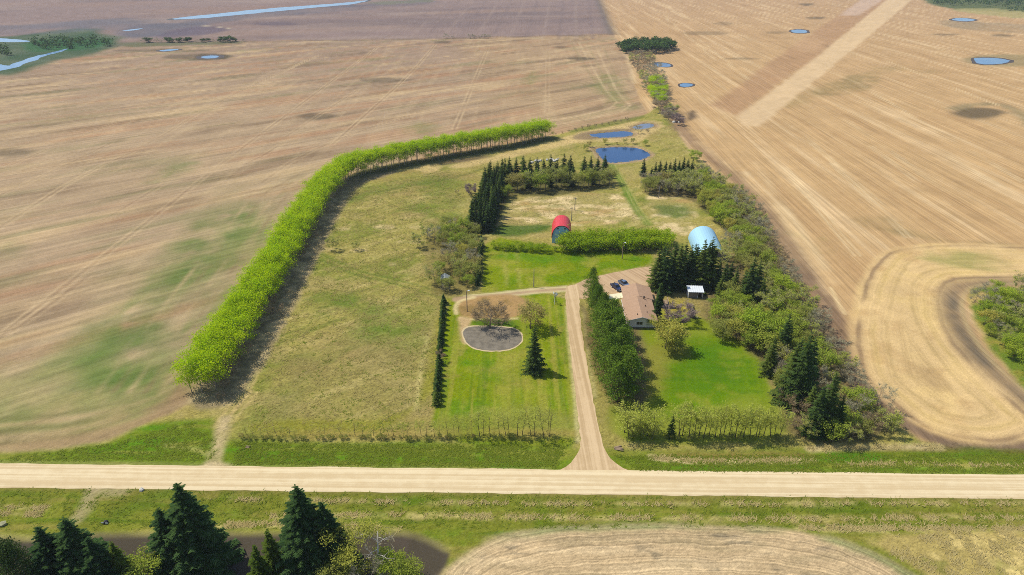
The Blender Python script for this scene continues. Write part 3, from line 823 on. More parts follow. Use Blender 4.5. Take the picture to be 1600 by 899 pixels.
ROADM = gravel_mat('road_gravel', col(244, 222, 178), col(224, 198, 152), R(.9))
DRIVEM = gravel_mat('drive_gravel', col(228, 198, 154), col(204, 174, 130), R(88.5), .4)
YARDM = gravel_mat('yard_gravel', col(214, 182, 142), col(192, 160, 122), R(60), .4)
rng = np.random.default_rng(4)
xs = np.arange(-1600, 1601, 2.5)
prof = [(-4.15, .02), (-3.7, .10), (-1.9, .15), (0, .20), (1.9, .15), (3.7, .10), (4.15, .02)]
nx = len(xs)
jl = fbm(xs / 5, xs * 0, 3, 201) * .28
jr = fbm(xs / 5, xs * 0 + 9, 3, 202) * .28
vs, fs = [], []
for k, (o, z) in enumerate(prof):
    for i, x in enumerate(xs):
        j = jl[i] if k == 0 else (jr[i] if k == 6 else 0)
        vs.append((x, road_y(x) + o + j, z))
for k in range(6):
    for i in range(nx - 1):
        fs.append((k * nx + i, k * nx + i + 1, (k + 1) * nx + i + 1, (k + 1) * nx + i))
tag(new_obj('gravel_road', vs, fs, ROADM, smooth=True), kind='structure')

def sheet(name, pts, z, m, jit=.2, sm=1, step=1.2, kind='structure', seed=1, world=False, wl=2.5):
    q = np.array(pts, float) if world else P_arr(pts)
    if sm: q = smooth_poly(q, sm)
    o = []
    for i in range(len(q)):
        a, b = q[i], q[(i + 1) % len(q)]
        n = max(1, int(np.hypot(*(b - a)) / step))
        for k in range(n): o.append(a + (b - a) * k / n)
    o = np.array(o)
    if jit:
        o[:, 0] += jit * fbm(o[:, 0] / wl, o[:, 1] / wl, 3, seed)
        o[:, 1] += jit * fbm(o[:, 0] / wl, o[:, 1] / wl, 3, seed + 5)
    ob = new_obj(name, [(x, y, z) for x, y in o], [tuple(range(len(o)))], m)
    if ob.data.polygons[0].normal.z < 0: ob.data.flip_normals()
    return tag(ob, kind=kind)

sheet('driveway', [(848, 741), (872, 737), (890, 727), (902, 712), (908, 694), (904, 660), (900, 620), (895, 580), (889, 530), (885, 485), (883, 458), (884, 450), (892, 446), (906, 444), (905, 470), (907, 505), (913, 545), (922, 600), (931, 645), (938, 680), (944, 702), (958, 722), (980, 735), (1008, 743)], .035, DRIVEM, .35)
sheet('farm_yard', [(890, 452), (905, 440), (945, 429), (985, 421), (1018, 416), (1026, 428), (1024, 446), (978, 447), (955, 458), (930, 462), (905, 470)], .02, YARDM, .5)
0 and sheet('field_approach', [(312, 732), (322, 722), (330, 708), (333, 690), (334, 672), (356, 671), (356, 690), (353, 706), (354, 718), (366, 731)], .03, gravel_mat('approach', col(206, 184, 138), col(186, 162, 114), R(90), .5), .9)
soilm, nt, out = mat_base('garden_soil')
tc = nt.nodes.new('ShaderNodeTexCoord')
n1 = noise_at(nt, tc.outputs['Object'], .5, 5, .65); n2 = noise_at(nt, tc.outputs['Object'], 3, 3, .7)
cc = mixc(nt, ramp(nt, n1, .35, .65), col(150, 140, 122), col(124, 116, 102))
cc = mixc(nt, mathn(nt, 'MULTIPLY', ramp(nt, n2, .5, .8), .4), cc, col(100, 90, 84))
b = nt.nodes.new('ShaderNodeBsdfDiffuse'); nt.links.new(cc, b.inputs[0])
bp = nt.nodes.new('ShaderNodeBump'); bp.inputs['Strength'].default_value = .6; bp.inputs['Distance'].default_value = .1
nt.links.new(n2, bp.inputs['Height']); nt.links.new(bp.outputs[0], b.inputs['Normal']); nt.links.new(b.outputs[0], out.inputs[0])
GB = [(722, 522), (728, 512), (745, 510), (780, 511), (806, 514), (816, 524), (814, 536), (800, 545), (775, 549), (750, 547), (732, 540)]
rim = [(770 + (a - 770) * 1.05, 529 + (b - 529) * 1.09) for a, b in GB]
sheet('garden_path', rim, .02, simple_mat('pale_path', col(214, 192, 144), .9, .2, 1), .4)
sheet('garden_bed', GB, .045, soilm, .15)
sheet('concrete_pad', [P(952, 461), P(975, 457.5), P(985, 457.8), P(984, 463), P(960, 469), P(951, 468)], .14, simple_mat('concrete', col(252, 240, 200), .8, .06, 1.5), 0, 0, 9, world=True)

wat, nt, out = mat_base('pond_water')
tc = nt.nodes.new('ShaderNodeTexCoord')
rp = noise_at(nt, tc.outputs['Object'], 1.2, 3, .6, sx=.6, sy=1.5)
b = nt.nodes.new('ShaderNodeBsdfPrincipled')
b.inputs['Base Color'].default_value = (.004, .035, .11, 1)
b.inputs['Roughness'].default_value = .12
b.inputs['IOR'].default_value = 1.33
bp = nt.nodes.new('ShaderNodeBump'); bp.inputs['Strength'].default_value = .12; bp.inputs['Distance'].default_value = .05
nt.links.new(rp, bp.inputs['Height']); nt.links.new(bp.outputs[0], b.inputs['Normal']); nt.links.new(b.outputs[0], out.inputs[0])
wat2, nt, out = mat_base('shallow_water')
tc = nt.nodes.new('ShaderNodeTexCoord')
rp = noise_at(nt, tc.outputs['Object'], .12, 3, .6, sx=.4, sy=1.5)
b = nt.nodes.new('ShaderNodeBsdfPrincipled')
nt.links.new(mixc(nt, ramp(nt, rp, .4, .6), (.035, .11, .22, 1), (.06, .13, .22, 1)), b.inputs['Base Color'])
b.inputs['Roughness'].default_value = .2
b.inputs['IOR'].default_value = 1.16
nt.links.new(b.outputs[0], out.inputs[0])
wat3 = simple_mat('muddy_water', col(106, 112, 126), .2, .2, .4, spec=.5)
sheet('pond', POND, -.36, wat, 1.0, seed=3)
sheet('pond', POND2, -.26, wat, 1.5, seed=4)
sheet('pond', POND3, -.26, wat3, .6, seed=5)
def far_water(pts, m=wat2, jit=4, z=.06, rimw=None, c=None):
    if c is not None:
        q = P_arr(pts); ctr = q.mean(0)
        sheet('pond_margin', [(ctr + (p - ctr) * (1 + rimw)) for p in q], z - .03, simple_mat('wet_margin', c, .9, .25, .08), jit, 1, 6, world=True, wl=18)
    sheet('pond', pts, z, m, jit, 1, 6, wl=18)
MUD = col(86, 74, 66)
far_water([(1020, 98), (1036, 98), (1049, 101), (1046, 105), (1022, 104)], wat, 2, c=MUD, rimw=.25)
far_water([(1062, 132), (1070, 130.5), (1084, 132), (1082, 135), (1064, 136)], wat2, 3, c=MUD, rimw=.35)
far_water([(1236, 48), (1248, 46), (1263, 48), (1262, 52), (1240, 52)], wat2, 3, c=MUD, rimw=.3)
far_water([(1484, 31), (1496, 28), (1514, 29), (1528, 32), (1505, 34)], wat2, 3, c=MUD, rimw=.25)
far_water([(1516, 94), (1530, 90.5), (1560, 91), (1582, 96), (1560, 101), (1525, 100)], wat2, 4, c=MUD, rimw=.2)
far_water([(312, 90), (325, 87), (344, 87), (340, 91), (318, 92)], wat2, 4, c=MUD, rimw=.6)
far_water([(246, 79.5), (270, 76.8), (284, 77.5), (262, 80.5)], wat2, 4, c=MUD, rimw=.45)
far_water([(268, 29), (330, 22.5), (400, 15), (480, 9), (540, 4.5), (578, 0), (560, 6), (500, 11.5), (420, 19), (340, 27), (275, 31.5)], wat2, 5, c=col(84, 82, 80), rimw=.05)
far_water([(188, 48), (230, 44), (205, 48.5)], wat2, 5)
far_water([(-60, 112), (0, 100), (14, 104), (20, 100), (60, 87), (105, 76), (104, 78), (66, 90), (30, 104), (10, 110), (-60, 120)], wat2, 5)
far_water([(-40, 58), (0, 60), (45, 63), (46, 66), (0, 66), (-40, 66)], wat2, 5)

# ------------------------------------------------------------------ foliage meshes
def leaf_quads(cen, size, rng, up=.7, asp=.6):
    n = len(cen)
    nrm = rng.normal(size=(n, 3)); nrm[:, 2] = np.abs(nrm[:, 2]) + up
    nrm /= np.linalg.norm(nrm, axis=1)[:, None]
    t = rng.normal(size=(n, 3)); t -= nrm * (t * nrm).sum(1)[:, None]
    t /= np.linalg.norm(t, axis=1)[:, None]
    b = np.cross(nrm, t)
    s = (size * rng.uniform(.6, 1.3, n))[:, None]
    v = np.stack([cen + t * s, cen + b * s * asp, cen - t * s, cen - b * s * asp], 1).reshape(-1, 3)
    f = np.arange(n * 4).reshape(-1, 4)
    return v, f

def tris_mesh(name, v, f, m):
    me = bpy.data.meshes.new(name)
    v = np.asarray(v, np.float32); f = np.asarray(f, np.int32)
    k = f.shape[1]
    me.vertices.add(len(v)); me.vertices.foreach_set('co', v.ravel())
    me.loops.add(f.size); me.loops.foreach_set('vertex_index', f.ravel())
    me.polygons.add(len(f)); me.polygons.foreach_set('loop_start', np.arange(0, f.size, k, dtype=np.int32))
    me.update(calc_edges=True)
    me.materials.append(m)
    return me

def mb_mesh(name, mb, m):
    me = bpy.data.meshes.new(name)
    me.from_pydata(mb.v, [], mb.f)
    me.polygons.foreach_set('use_smooth', [True] * len(me.polygons))
    me.materials.append(m); me.update()
    return me

BARK = simple_mat('grey_bark', col(134, 118, 100), .9, .25, 4)
BARKP = simple_mat('pale_bark', col(176, 160, 134), .9, .2, 4)
BARKD = simple_mat('dark_bark', col(92, 78, 64), .9, .25, 4)
BARKW = simple_mat('silver_dead_wood', col(206, 200, 186), .8, .15, 3)
F_LIME = foliage('leaf_lime', col(180, 226, 14), col(236, 252, 40), .5)
F_GREEN = foliage('leaf_green', col(158, 184, 58), col(206, 214, 92), .45, c3=col(216, 206, 96))
F_FRESH = foliage('leaf_fresh', col(158, 190, 50), col(208, 220, 78), .45)
F_OLIVE = foliage('leaf_olive', col(156, 166, 72), col(206, 206, 108), .45, c3=col(200, 184, 108))
F_HEDGE = foliage('leaf_hedge', col(148, 188, 22), col(206, 222, 54), .45)
F_SPRUCE = foliage('needle_spruce', col(58, 84, 44), col(108, 130, 62), .18, c3=col(116, 132, 56))
F_SPRUCEB = foliage('needle_near_spruce', col(46, 76, 46), col(98, 126, 66), .18)
F_SPRUCEY = foliage('needle_yellow_spruce', col(72, 96, 34), col(116, 134, 50), .15)
F_PINE = foliage('needle_pine', col(82, 118, 36), col(148, 174, 60), .25)
F_TWIG = foliage('twig_grey', col(172, 166, 130), col(214, 204, 168), .2, c3=col(190, 176, 140))
F_TWIGB = foliage('twig_brown', col(160, 138, 104), col(200, 176, 136), .15)
F_TWIGM = foliage('twig_mauve', col(166, 144, 136), col(200, 176, 164), .15)
F_BUD = foliage('leaf_bud', col(192, 204, 72), col(236, 238, 120), .5)
F_BUDT = foliage('twig_budding', col(198, 202, 92), col(232, 230, 128), .4)
F_FARG = foliage('leaf_far', col(64, 98, 44), col(104, 128, 62), .25)

def spruce(name, h, r, levels, per, twigs, m, seed, narrow=.85, gap=.05, tw=.42):
    g = np.random.default_rng(seed)
    V = []
    for i in range(levels):
        t = i / (levels - 1)
        z = h * (gap + (.97 - gap) * t ** .92)
        rad0 = r * (1 - z / h) ** narrow + .12
        np_ = max(4, int(per * (.55 + .45 * (1 - t))))
        a0 = g.uniform(0, 6.28)
        for k in range(np_):
            a = a0 + 6.283 * k / np_ + g.normal(0, .18)
            rad = rad0 * g.uniform(.55, 1.3)
            d = np.array([math.cos(a), math.sin(a), 0]); s = np.array([-math.sin(a), math.cos(a), 0])
            zz = z + g.normal(0, h * .012)
            for q in range(twigs):
                u_ = (q + .7) / twigs
                p = d * rad * u_ + np.array([0, 0, zz - rad * (.34 * u_ - .16 * u_ * u_)])
                L = rad * tw * (1.15 - .75 * u_) * g.uniform(.7, 1.25) + .08
                w = L * .34
                for sg in (1, -1):
                    tip = p + s * sg * L * .9 + d * L * .55 + np.array([0, 0, -L * g.uniform(.1, .45)])
                    V += [p - d * w, tip, p + d * w + np.array([0, 0, w * .5])]
            tip = d * rad * 1.06 + np.array([0, 0, zz - rad * .16])
            p = d * rad * .72 + np.array([0, 0, zz - rad * .17])
            V += [p - s * rad * .1, tip, p + s * rad * .1]
    V = np.array(V)
    crown = tris_mesh(name + '_crown', V, np.arange(len(V)).reshape(-1, 3), m)
    tb = MB(); tb.tube([(0, 0, -.3), (0, 0, h * .5), (0, 0, h * .99)], [h * .016, h * .009, .02], 6)
    return mb_mesh(name + '_trunk', tb, BARKD), crown, h

def limbs(h, rx, base, n, g, tb, rad, spread=.75, sub=3, lean=0, flat=.85):
    """trunk, limbs, side limbs; returns the limb tips"""
    tips = []
    top = Vector((g.normal(0, .04 * h) + lean, g.normal(0, .04 * h), h * .8))
    mid = Vector((top.x * .3 + g.normal(0, .02 * h), top.y * .3, h * .42))
    tb.tube([(0, 0, -.3), (0, 0, h * .08), mid, top], [rad * 1.25, rad, rad * .66, rad * .16], 6)
    tips.append((top, h * .2))
    for i in range(n):
        t = base + (.92 - base) * (i + g.uniform(0, .8)) / n
        s = Vector((0, 0, 0)).lerp(mid, t / .45) if t < .45 else mid.lerp(top, (t - .45) / .55)
        a = i * 2.4 + g.normal(0, .35)
        L = rx * g.uniform(.7, 1.05) * (1 - .45 * abs(t - .45))
        e = s + Vector((math.cos(a) * L, math.sin(a) * L, L * g.uniform(.35, .95) * flat))
        m_ = s.lerp(e, .5) + Vector((0, 0, L * .08))
        r0 = rad * (.55 - .35 * t)
        tb.tube([s, m_, e], [r0, r0 * .6, r0 * .15], 4, False)
        tips.append((e, L * .5))
        for k in range(sub):
            b = s.lerp(e, g.uniform(.35, .9))
            aa = a + g.choice([-1, 1]) * g.uniform(.4, 1.1)
            l2 = L * g.uniform(.3, .6)
            e2 = b + Vector((math.cos(aa) * l2, math.sin(aa) * l2, l2 * g.uniform(.2, 1.0)))
            tb.tube([b, e2], [r0 * .45, r0 * .1], 3, False)
            tips.append((e2, l2))
    return tips

def broadleaf(name, h, rx, m, seed, n_l=8, per=34, leaf=.3, base=.25, rad=None, spread=.2, bark=None, clump=1.0, extra=0, flat=.85, sub=3):
    g = np.random.default_rng(seed)
    tb = MB()
    tips = limbs(h, rx, base, n_l, g, tb, rad or h * .018, spread, sub=sub, flat=flat)
    cen = []
    for p, L in tips:
        k = int(per * g.uniform(.6, 1.4))
        c = np.array(p) + g.normal(size=(k, 3)) * np.array([1, 1, .72]) * rx * spread * clump
        cen.append(c)
    for _ in range(extra):
        a, q = g.uniform(0, 6.28), math.sqrt(g.uniform(0, 1)) * rx * .9
        c0 = np.array([math.cos(a) * q, math.sin(a) * q, h * (.93 - .35 * (q / rx) ** 2) * g.uniform(.72, 1)])
        cen.append(c0 + g.normal(size=(per, 3)) * rx * spread * clump)
    cen = np.concatenate(cen)
    cen[:, 2] = np.maximum(cen[:, 2], .15)
    v, f = leaf_quads(cen, leaf, g)
    return mb_mesh(name + '_trunk', tb, bark or BARK), tris_mesh(name + '_crown', v, f, m), h

def twiggy(name, h, rx, m, seed, n_l=10, tw=26, L=.9, w=.04, base=.1, bark=None, leaves=None, nleaf=6, leaf=.16, sub=4, rad=None, up=.8):
    g = np.random.default_rng(seed)
    tb = MB()
    tips = limbs(h, rx, base, n_l, g, tb, rad or h * .013, sub=sub)
    V, cen = [], []
    for p, l in tips:
        p = np.array(p)
        for _ in range(tw):
            s = p + g.normal(size=3) * l * .22
            d = g.normal(size=3) + (s - np.array([0, 0, h * .35])) / (rx + .1) * .6; d[2] = abs(d[2]) * up + .25
            d /= np.linalg.norm(d)
            e = s + d * L * g.uniform(.5, 1.3)
            sd = np.cross(d, g.normal(size=3)); sd /= np.linalg.norm(sd) + 1e-9
            V += [s - sd * w, e, s + sd * w]
            if leaves and g.uniform() < .8: cen.append(s + (e - s) * g.uniform(.3, 1))
    V = np.array(V)
    me = tris_mesh(name + '_crown', V, np.arange(len(V)).reshape(-1, 3), m)
    lm = None
    if leaves:
        cen = np.repeat(np.array(cen), max(1, nleaf // 4), 0)
        cen = cen + g.normal(size=cen.shape) * .14
        v, f = leaf_quads(cen, leaf, g)
        lm = tris_mesh(name + '_leaves', v, f, leaves)
    return mb_mesh(name + '_trunk', tb, bark or BARK), me, h, lm

def pine(name, h, rx, m, seed, nc=76, per=60, leaf=.25):
    g = np.random.default_rng(seed)
    tb = MB(); tb.tube([(0, 0, -.3), (.1, 0, h * .5), (0, .1, h * .95)], [h * .018, h * .012, .04], 6)
    cen = []
    for i in range(nc):
        t = (i + .5) / nc
        z = h * (.14 + .84 * t)
        prof_ = math.sin(math.pi * min(1, .34 + .66 * t)) ** .75
        rr = rx * max(.10, prof_ * (1.08 - .38 * t)) * g.uniform(.35, 1.08)
        a = i * 2.4 + g.normal(0, .4)
        c = np.array([math.cos(a) * rr, math.sin(a) * rr, z])
        cen.append(c + g.normal(size=(per, 3)) * np.array([.62, .62, .38]) * rx * .22)
        if rr > rx * .4: tb.tube([(0, 0, z - rr * .25), tuple(c)], [h * .005, .02], 3, False)
    cen = np.concatenate(cen)
    v, f = leaf_quads(cen, leaf, g, .1, .32)
    return mb_mesh(name + '_trunk', tb, BARKD), tris_mesh(name + '_crown', v, f, m), h

KIND = {
 'lime': [broadleaf('lime%d' % i, 13, 3.1, F_LIME, 300 + i, 9, 46, .22, .42, .12, .27, BARKP, extra=6, flat=1.1) for i in range(4)],
 'lime_low': [broadleaf('limelow%d' % i, 12, 3.3, F_LIME, 310 + i, 10, 40, .21, .22, .13, .25, BARKP, extra=6, flat=1.0) for i in range(4)],
 'spruce': [spruce('spruce%d' % i, 13, 2.7, 24, 9, 6, F_SPRUCE, 320 + i) for i in range(4)],
 'near_spruce': [spruce('near%d' % i, 22, 6.4, 46, 13, 15, F_SPRUCEB, 330 + i, .74, .02, .3) for i in range(2)],
 'yellow_spruce': [spruce('yspruce%d' % i, 12, 2.9, 28, 9, 8, F_SPRUCEY, 335 + i) for i in range(2)],
 'small_spruce': [spruce('small%d' % i, 4, 1.15, 12, 8, 4, F_SPRUCE, 340 + i, .8, .03, .6) for i in range(3)],
 'cedar': [spruce('cedar0', 10, 1.5, 30, 9, 4, F_SPRUCE, 345, .45, .02, .6)],
 'pine': [pine('pine%d' % i, 12, 4.1, F_PINE, 350 + i) for i in range(4)],
 'dark_pine': [pine('dpine%d' % i, 14, 6.0, F_SPRUCE, 356 + i, 120, 100, .26) for i in range(2)],
 'green': [broadleaf('green%d' % i, 9, 3.6, F_GREEN, 360 + i, 9, 62, .20, .15, .13, .17, extra=12) for i in range(4)],
 'fresh': [broadleaf('fresh%d' % i, 8, 3.3, F_FRESH, 370 + i, 9, 60, .20, .12, .13, .18, extra=8) for i in range(3)],
 'olive': [broadleaf('olive%d' % i, 9, 3.5, F_OLIVE, 380 + i, 10, 56, .18, .15, .12, .17, extra=10) for i in range(4)],
 'yard_bare': [twiggy('yardbare0', 7, 4.2, F_TWIGB, 470, 14, 34, .9, .045, sub=5, rad=.2)],
 'near_leafy': [broadleaf('nearleafy0', 13, 4.6, F_GREEN, 376, 11, 90, .19, .12, .13, .17, extra=8)],
 'hedge': [broadleaf('hedge%d' % i, 4.2, 3.2, F_HEDGE, 390 + i, 9, 54, .18, .05, .07, .18, extra=14, flat=.6) for i in range(3)],
 'grey': [twiggy('grey%d' % i, 8, 3.4, F_TWIG, 400 + i) for i in range(4)],
 'brown': [twiggy('brown%d' % i, 6, 2.9, F_TWIGB, 410 + i) for i in range(3)],
 'mauve': [twiggy('mauve%d' % i, 4.5, 3.4, F_TWIGM, 416 + i, 14, 60, .7, .05) for i in range(2)],
 'bud': [twiggy('bud%d' % i, 9, 3.5, F_TWIG, 420 + i, leaves=F_BUD, nleaf=8, leaf=.17) for i in range(4)],
 'young': [twiggy('young%d' % i, 10, 1.7, F_BUDT, 430 + i, 12, 5, .8, .02, .22, bark=BARKD, leaves=F_BUD, nleaf=4, leaf=.12, sub=2, rad=.09, up=1.2) for i in range(4)],
 'young_leafy': [twiggy('youngl%d' % i, 10, 2.2, F_BUDT, 440 + i, 13, 7, .8, .02, .25, bark=BARKD, leaves=F_BUD, nleaf=8, leaf=.15, sub=3, rad=.10, up=1.2) for i in range(3)],
 'dead': [twiggy('dead0', 9, 2.8, F_TWIG, 450, 9, 3, 1.2, .03, bark=BARKW, rad=.2)],
 'far': [broadleaf('far%d' % i, 8, 4.0, F_FARG, 460 + i, 8, 16, .62, .1, .2, .22, extra=8) for i in range(3)],
}
NM = {'lime': ('poplar_tree', 'tree'), 'lime_low': ('poplar_tree', 'tree'), 'spruce': ('spruce_tree', 'spruce'), 'near_spruce': ('spruce_tree', 'spruce'), 'yellow_spruce': ('spruce_tree', 'spruce'), 'small_spruce': ('young_spruce', 'spruce'), 'cedar': ('cedar_tree', 'cedar'),
      'pine': ('pine_tree', 'pine'), 'dark_pine': ('pine_tree', 'pine'), 'green': ('broadleaf_tree', 'tree'), 'fresh': ('broadleaf_tree', 'tree'), 'olive': ('broadleaf_tree', 'tree'), 'hedge': ('hedge_bush', 'bush'), 'near_leafy': ('broadleaf_tree', 'tree'), 'yard_bare': ('bare_tree', 'tree'), 'grey': ('bare_tree', 'tree'),
      'brown': ('bare_shrub', 'shrub'), 'mauve': ('bare_shrub', 'shrub'), 'bud': ('budding_tree', 'tree'), 'young': ('young_poplar', 'tree'), 'young_leafy': ('young_poplar', 'tree'), 'dead': ('dead_tree', 'tree'), 'far': ('far_tree', 'tree')}
RND = random.Random(11)
def tree_at(kind, x, y, h, label, group=None, wide=1.0, name=None, cat=None, variant=None):
    vs_ = KIND[kind]
    v = vs_[variant if variant is not None else RND.randrange(len(vs_))]
    s = h / v[2]
    n_, c_ = NM[kind]
    t = thing(name or n_, label, cat or c_, (x, y, gz(x, y)), RND.uniform(0, 6.28), group)
    t.scale = (s * wide, s * wide, s)
    for nm, me in (('trunk', v[0]), ('crown', v[1])) + ((('leaves', v[3]),) if len(v) > 3 and v[3] else ()):
        o = bpy.data.objects.new(nm, me)
        C.objects.link(o)
        o.parent = t
    return t
def tree(kind, px, py, h, label, group=None, wide=1.0, **kw):
    # px is read at the middle of the crown: stand the base under it
    x, y = P(px, py)
    x *= 1 - .5 * .454 * h / (.891 * y + 52.2)
    return tree_at(kind, x, y, h, label, group, wide, **kw)
def scatter(poly, spacing, seed, tries=6000):
    q = P_arr(poly); g = random.Random(seed)
    lo, hi = q.min(0), q.max(0)
    cand = np.array([(g.uniform(lo[0], hi[0]), g.uniform(lo[1], hi[1])) for _ in range(tries)])
    cand = cand[poly_sdf(q, cand[:, 0], cand[:, 1]) > 0]
    o = []
    for p in cand:
        if all((p[0] - a) ** 2 + (p[1] - b_) ** 2 > spacing ** 2 for a, b_ in o): o.append((p[0], p[1]))
    return o
def along(pts, spacing, sm=1):
    q = P_arr(pts)
    if sm: q = smooth_poly(q, sm, False)
    seg = np.hypot(*np.diff(q, axis=0).T); cum = np.concatenate([[0], np.cumsum(seg)])
    o = []
    for s in np.arange(0, cum[-1], spacing):
        i = min(np.searchsorted(cum, s, 'right') - 1, len(seg) - 1)
        t = (s - cum[i]) / seg[i]
        d = (q[i + 1] - q[i]) / seg[i]
        o.append((q[i] + (q[i + 1] - q[i]) * t, d))
    return o

# the long curved shelterbelt
pts_b = along(BELT, 3.7, 2)
for i, (p, d) in enumerate(pts_b):
    f = i / len(pts_b)
    leg = 'near north-south leg' if f < .47 else ('rounded corner' if f < .62 else 'far slanting leg')
    for k in (-1, 0, 1):
        rw = {-1: 'pasture-side', 0: 'middle', 1: 'field-side'}[k]
        o = k * 3.1 + RND.gauss(0, .45)
        a = RND.gauss(0, .8)
        x, y = p[0] - d[1] * o + d[0] * a, p[1] + d[0] * o + d[1] * a
        h = RND.uniform(10.6, 13.2) if f < .5 else RND.uniform(11.8, 13.8)
        tree_at('lime' if f > .6 and k == 0 else 'lime_low', x, y, h, 'lime green poplar in the %s row of the %s of the curved shelterbelt' % (rw, leg), 'poplars in the %s row of the %s' % (rw, leg))
# dark spruces west of the dry meadow
for i, (p, d) in enumerate(along([(752, 362), (758, 340), (765, 318), (772, 298), (778, 284)], 4.2)):
    for k in (-1, 0, 1):
        tree_at('spruce', p[0] + k * 3.6 + RND.gauss(0, .6), p[1] + RND.gauss(0, .8), RND.uniform(11, 14.5), 'dark spruce in the dense block left of the dry meadow', 'spruces left of the dry meadow')
for i, (p, d) in enumerate(along([(785, 283), (830, 280), (880, 276), (950, 272)], 3.8)):
    if RND.random() < .86: tree_at('spruce', p[0], p[1] + RND.gauss(0, 1.2), RND.uniform(9, 14), 'dark spruce in the back row between meadow and pond', 'spruces in the back row by the pond', 1.25)
for i, (p, d) in enumerate(along([(800, 298), (850, 297), (900, 294), (958, 289)], 2.9)):
    if i % 4 == 3:
        tree_at('spruce', p[0], p[1] + 3.5, RND.uniform(9, 12.5), 'dark spruce rising among the leafy front row facing the dry meadow', 'spruces among the leafy front row', .95)
        continue
    kd = RND.choice(['olive', 'olive', 'bud', 'green'])
    tree_at(kd, p[0], p[1] + RND.gauss(0, 1.6), RND.uniform(7.5, 11.5), {'olive': 'dull olive tree', 'bud': 'half-leafed budding tree', 'green': 'soft green tree'}[kd] + ' in front of the spruce row facing the dry meadow', {'olive': 'olive', 'bud': 'budding', 'green': 'soft green'}[kd] + ' trees facing the dry meadow')
tree('green', 786, 312, 7, 'yellow-green rounded tree at the inner corner of the spruce block')
tree('green', 795, 306, 6, 'smaller yellow-green tree beside the spruce block corner')
for i, (p, d) in enumerate(along([(783, 288), (830, 286), (880, 282), (952, 278)], 4.0)):
    if RND.random() < .8: tree_at('spruce', p[0] + RND.gauss(0, .8), p[1] + RND.gauss(0, 1.0), RND.uniform(8, 13), 'dark spruce in the second row between meadow and pond', 'spruces in the second row by the pond', 1.3)
tree('bud', 1129, 418, 8, 'half-leafed tree overlapping the front of the steel quonset on its right')
tree('bud', 1137, 404, 8.5, 'half-leafed tree against the right flank of the steel quonset')
tree('grey', 1141, 390, 8.5, 'grey leafless tree against the right flank of the steel quonset')
# right of the pond
for px, py in ((1006, 275), (1018, 286), (1024, 283), (1031, 280), (1040, 279), (1047, 277), (1054, 278), (1061, 275), (1068, 273), (1075, 274), (1082, 272), (1036, 288), (1060, 284)):
    tree('spruce', px, py, RND.uniform(9, 12.5), 'dark spruce in the cluster right of the blue pond', 'spruces right of the blue pond', 1.2)
for p in scatter([(1006, 292), (1040, 290), (1080, 290), (1088, 306), (1060, 308), (1030, 304), (1008, 303)], 3.6, 5):
    kd = RND.choice(['olive', 'olive', 'bud', 'grey'])
    tree_at(kd, p[0], p[1], RND.uniform(7, 9.5), {'olive': 'dull olive tree', 'bud': 'half-leafed budding tree', 'grey': 'leafless grey tree'}[kd] + ' below the spruce cluster right of the pond', kd + ' trees below the spruce cluster')
# mixed belt along the right-hand field
BELT_SP = [(1150, 462, 12), (1163, 466, 12), (1174, 476, 19), (1184, 472, 17), (1191, 482, 12), (1256, 634, 24), (1240, 624, 20), (1206, 586, 14), (1228, 560, 16), (1246, 606, 17), (1296, 674, 19), (1280, 680, 16), (1266, 610, 18), (1268, 652, 11), (1312, 678, 12)]
for k, (px, py, h) in enumerate(BELT_SP):
    low = py > 520
    own = {(1256, 634): 'tallest dark spruce in the woodland right of the bright lawn', (1240, 624): 'broad spruce touching the left of the tallest woodland spruce', (1206, 586): 'dark spruce nearest the bright lawn, at the woodland edge', (1228, 560): 'spruce at the top of the lower woodland group, behind the others',
           (1296, 674): 'large dark spruce lowest to the right, nearest the worked field edge', (1280, 680): 'dark spruce nearest the road, beside the large lowest one', (1268, 652): 'short spruce between the tallest and the lowest woodland spruces', (1312, 678): 'rightmost spruce of the lower woodland'}.get((px, py))
    if own:
        tree('spruce', px, py, h, own, 'spruces in the lower woodland', 1.08 if h > 14 else 1.0)
        continue
    tree('spruce', px, py, h, ('tall dark spruce standing in the lower woodland beside the bright lawn' if low else 'dark spruce in the woodland behind the white shed'), ('spruces in the lower woodland' if low else 'spruces behind the white shed'), 1.08 if h > 14 else 1.0)
EXPL = [('fresh', 1122, 340, 7), ('fresh', 1112, 332, 6), ('green', 1130, 345, 8), ('green', 1145, 348, 7), ('green', 1098, 322, 7), ('fresh', 1222, 462, 8), ('fresh', 1230, 470, 7), ('fresh', 1145, 483, 6), ('fresh', 1160, 486, 6), ('green', 1115, 486, 5), ('fresh', 1168, 530, 11), ('green', 1180, 540, 10),
        ('green', 1150, 532, 9), ('olive', 1128, 532, 8), ('olive', 1138, 518, 8), ('green', 1195, 552, 9), ('fresh', 1205, 540, 9), ('green', 1186, 520, 9), ('green', 1216, 530, 9), ('olive', 1120, 522, 6), ('green', 1245, 590, 8), ('green', 1300, 690, 7), ('green', 1322, 676, 7), ('fresh', 1392, 668, 4), ('fresh', 1088, 252, 6), ('fresh', 1080, 247, 5)]
taken = []
for kd, px, py, h in EXPL:
    x, y = P(px, py); taken.append((x, y))
    tree_at(kd, x, y, h, {'fresh': 'bright green leafy tree', 'green': 'yellow-green leafy tree', 'olive': 'dull olive tree'}[kd] + ' along the inner edge of the woodland, beside lawn or meadow', kd + ' trees along the inner woodland edge')
edge = P_arr([(1090, 262), (1125, 285), (1165, 305), (1195, 345), (1222, 400), (1250, 450), (1285, 500), (1328, 565), (1378, 630), (1405, 680)])
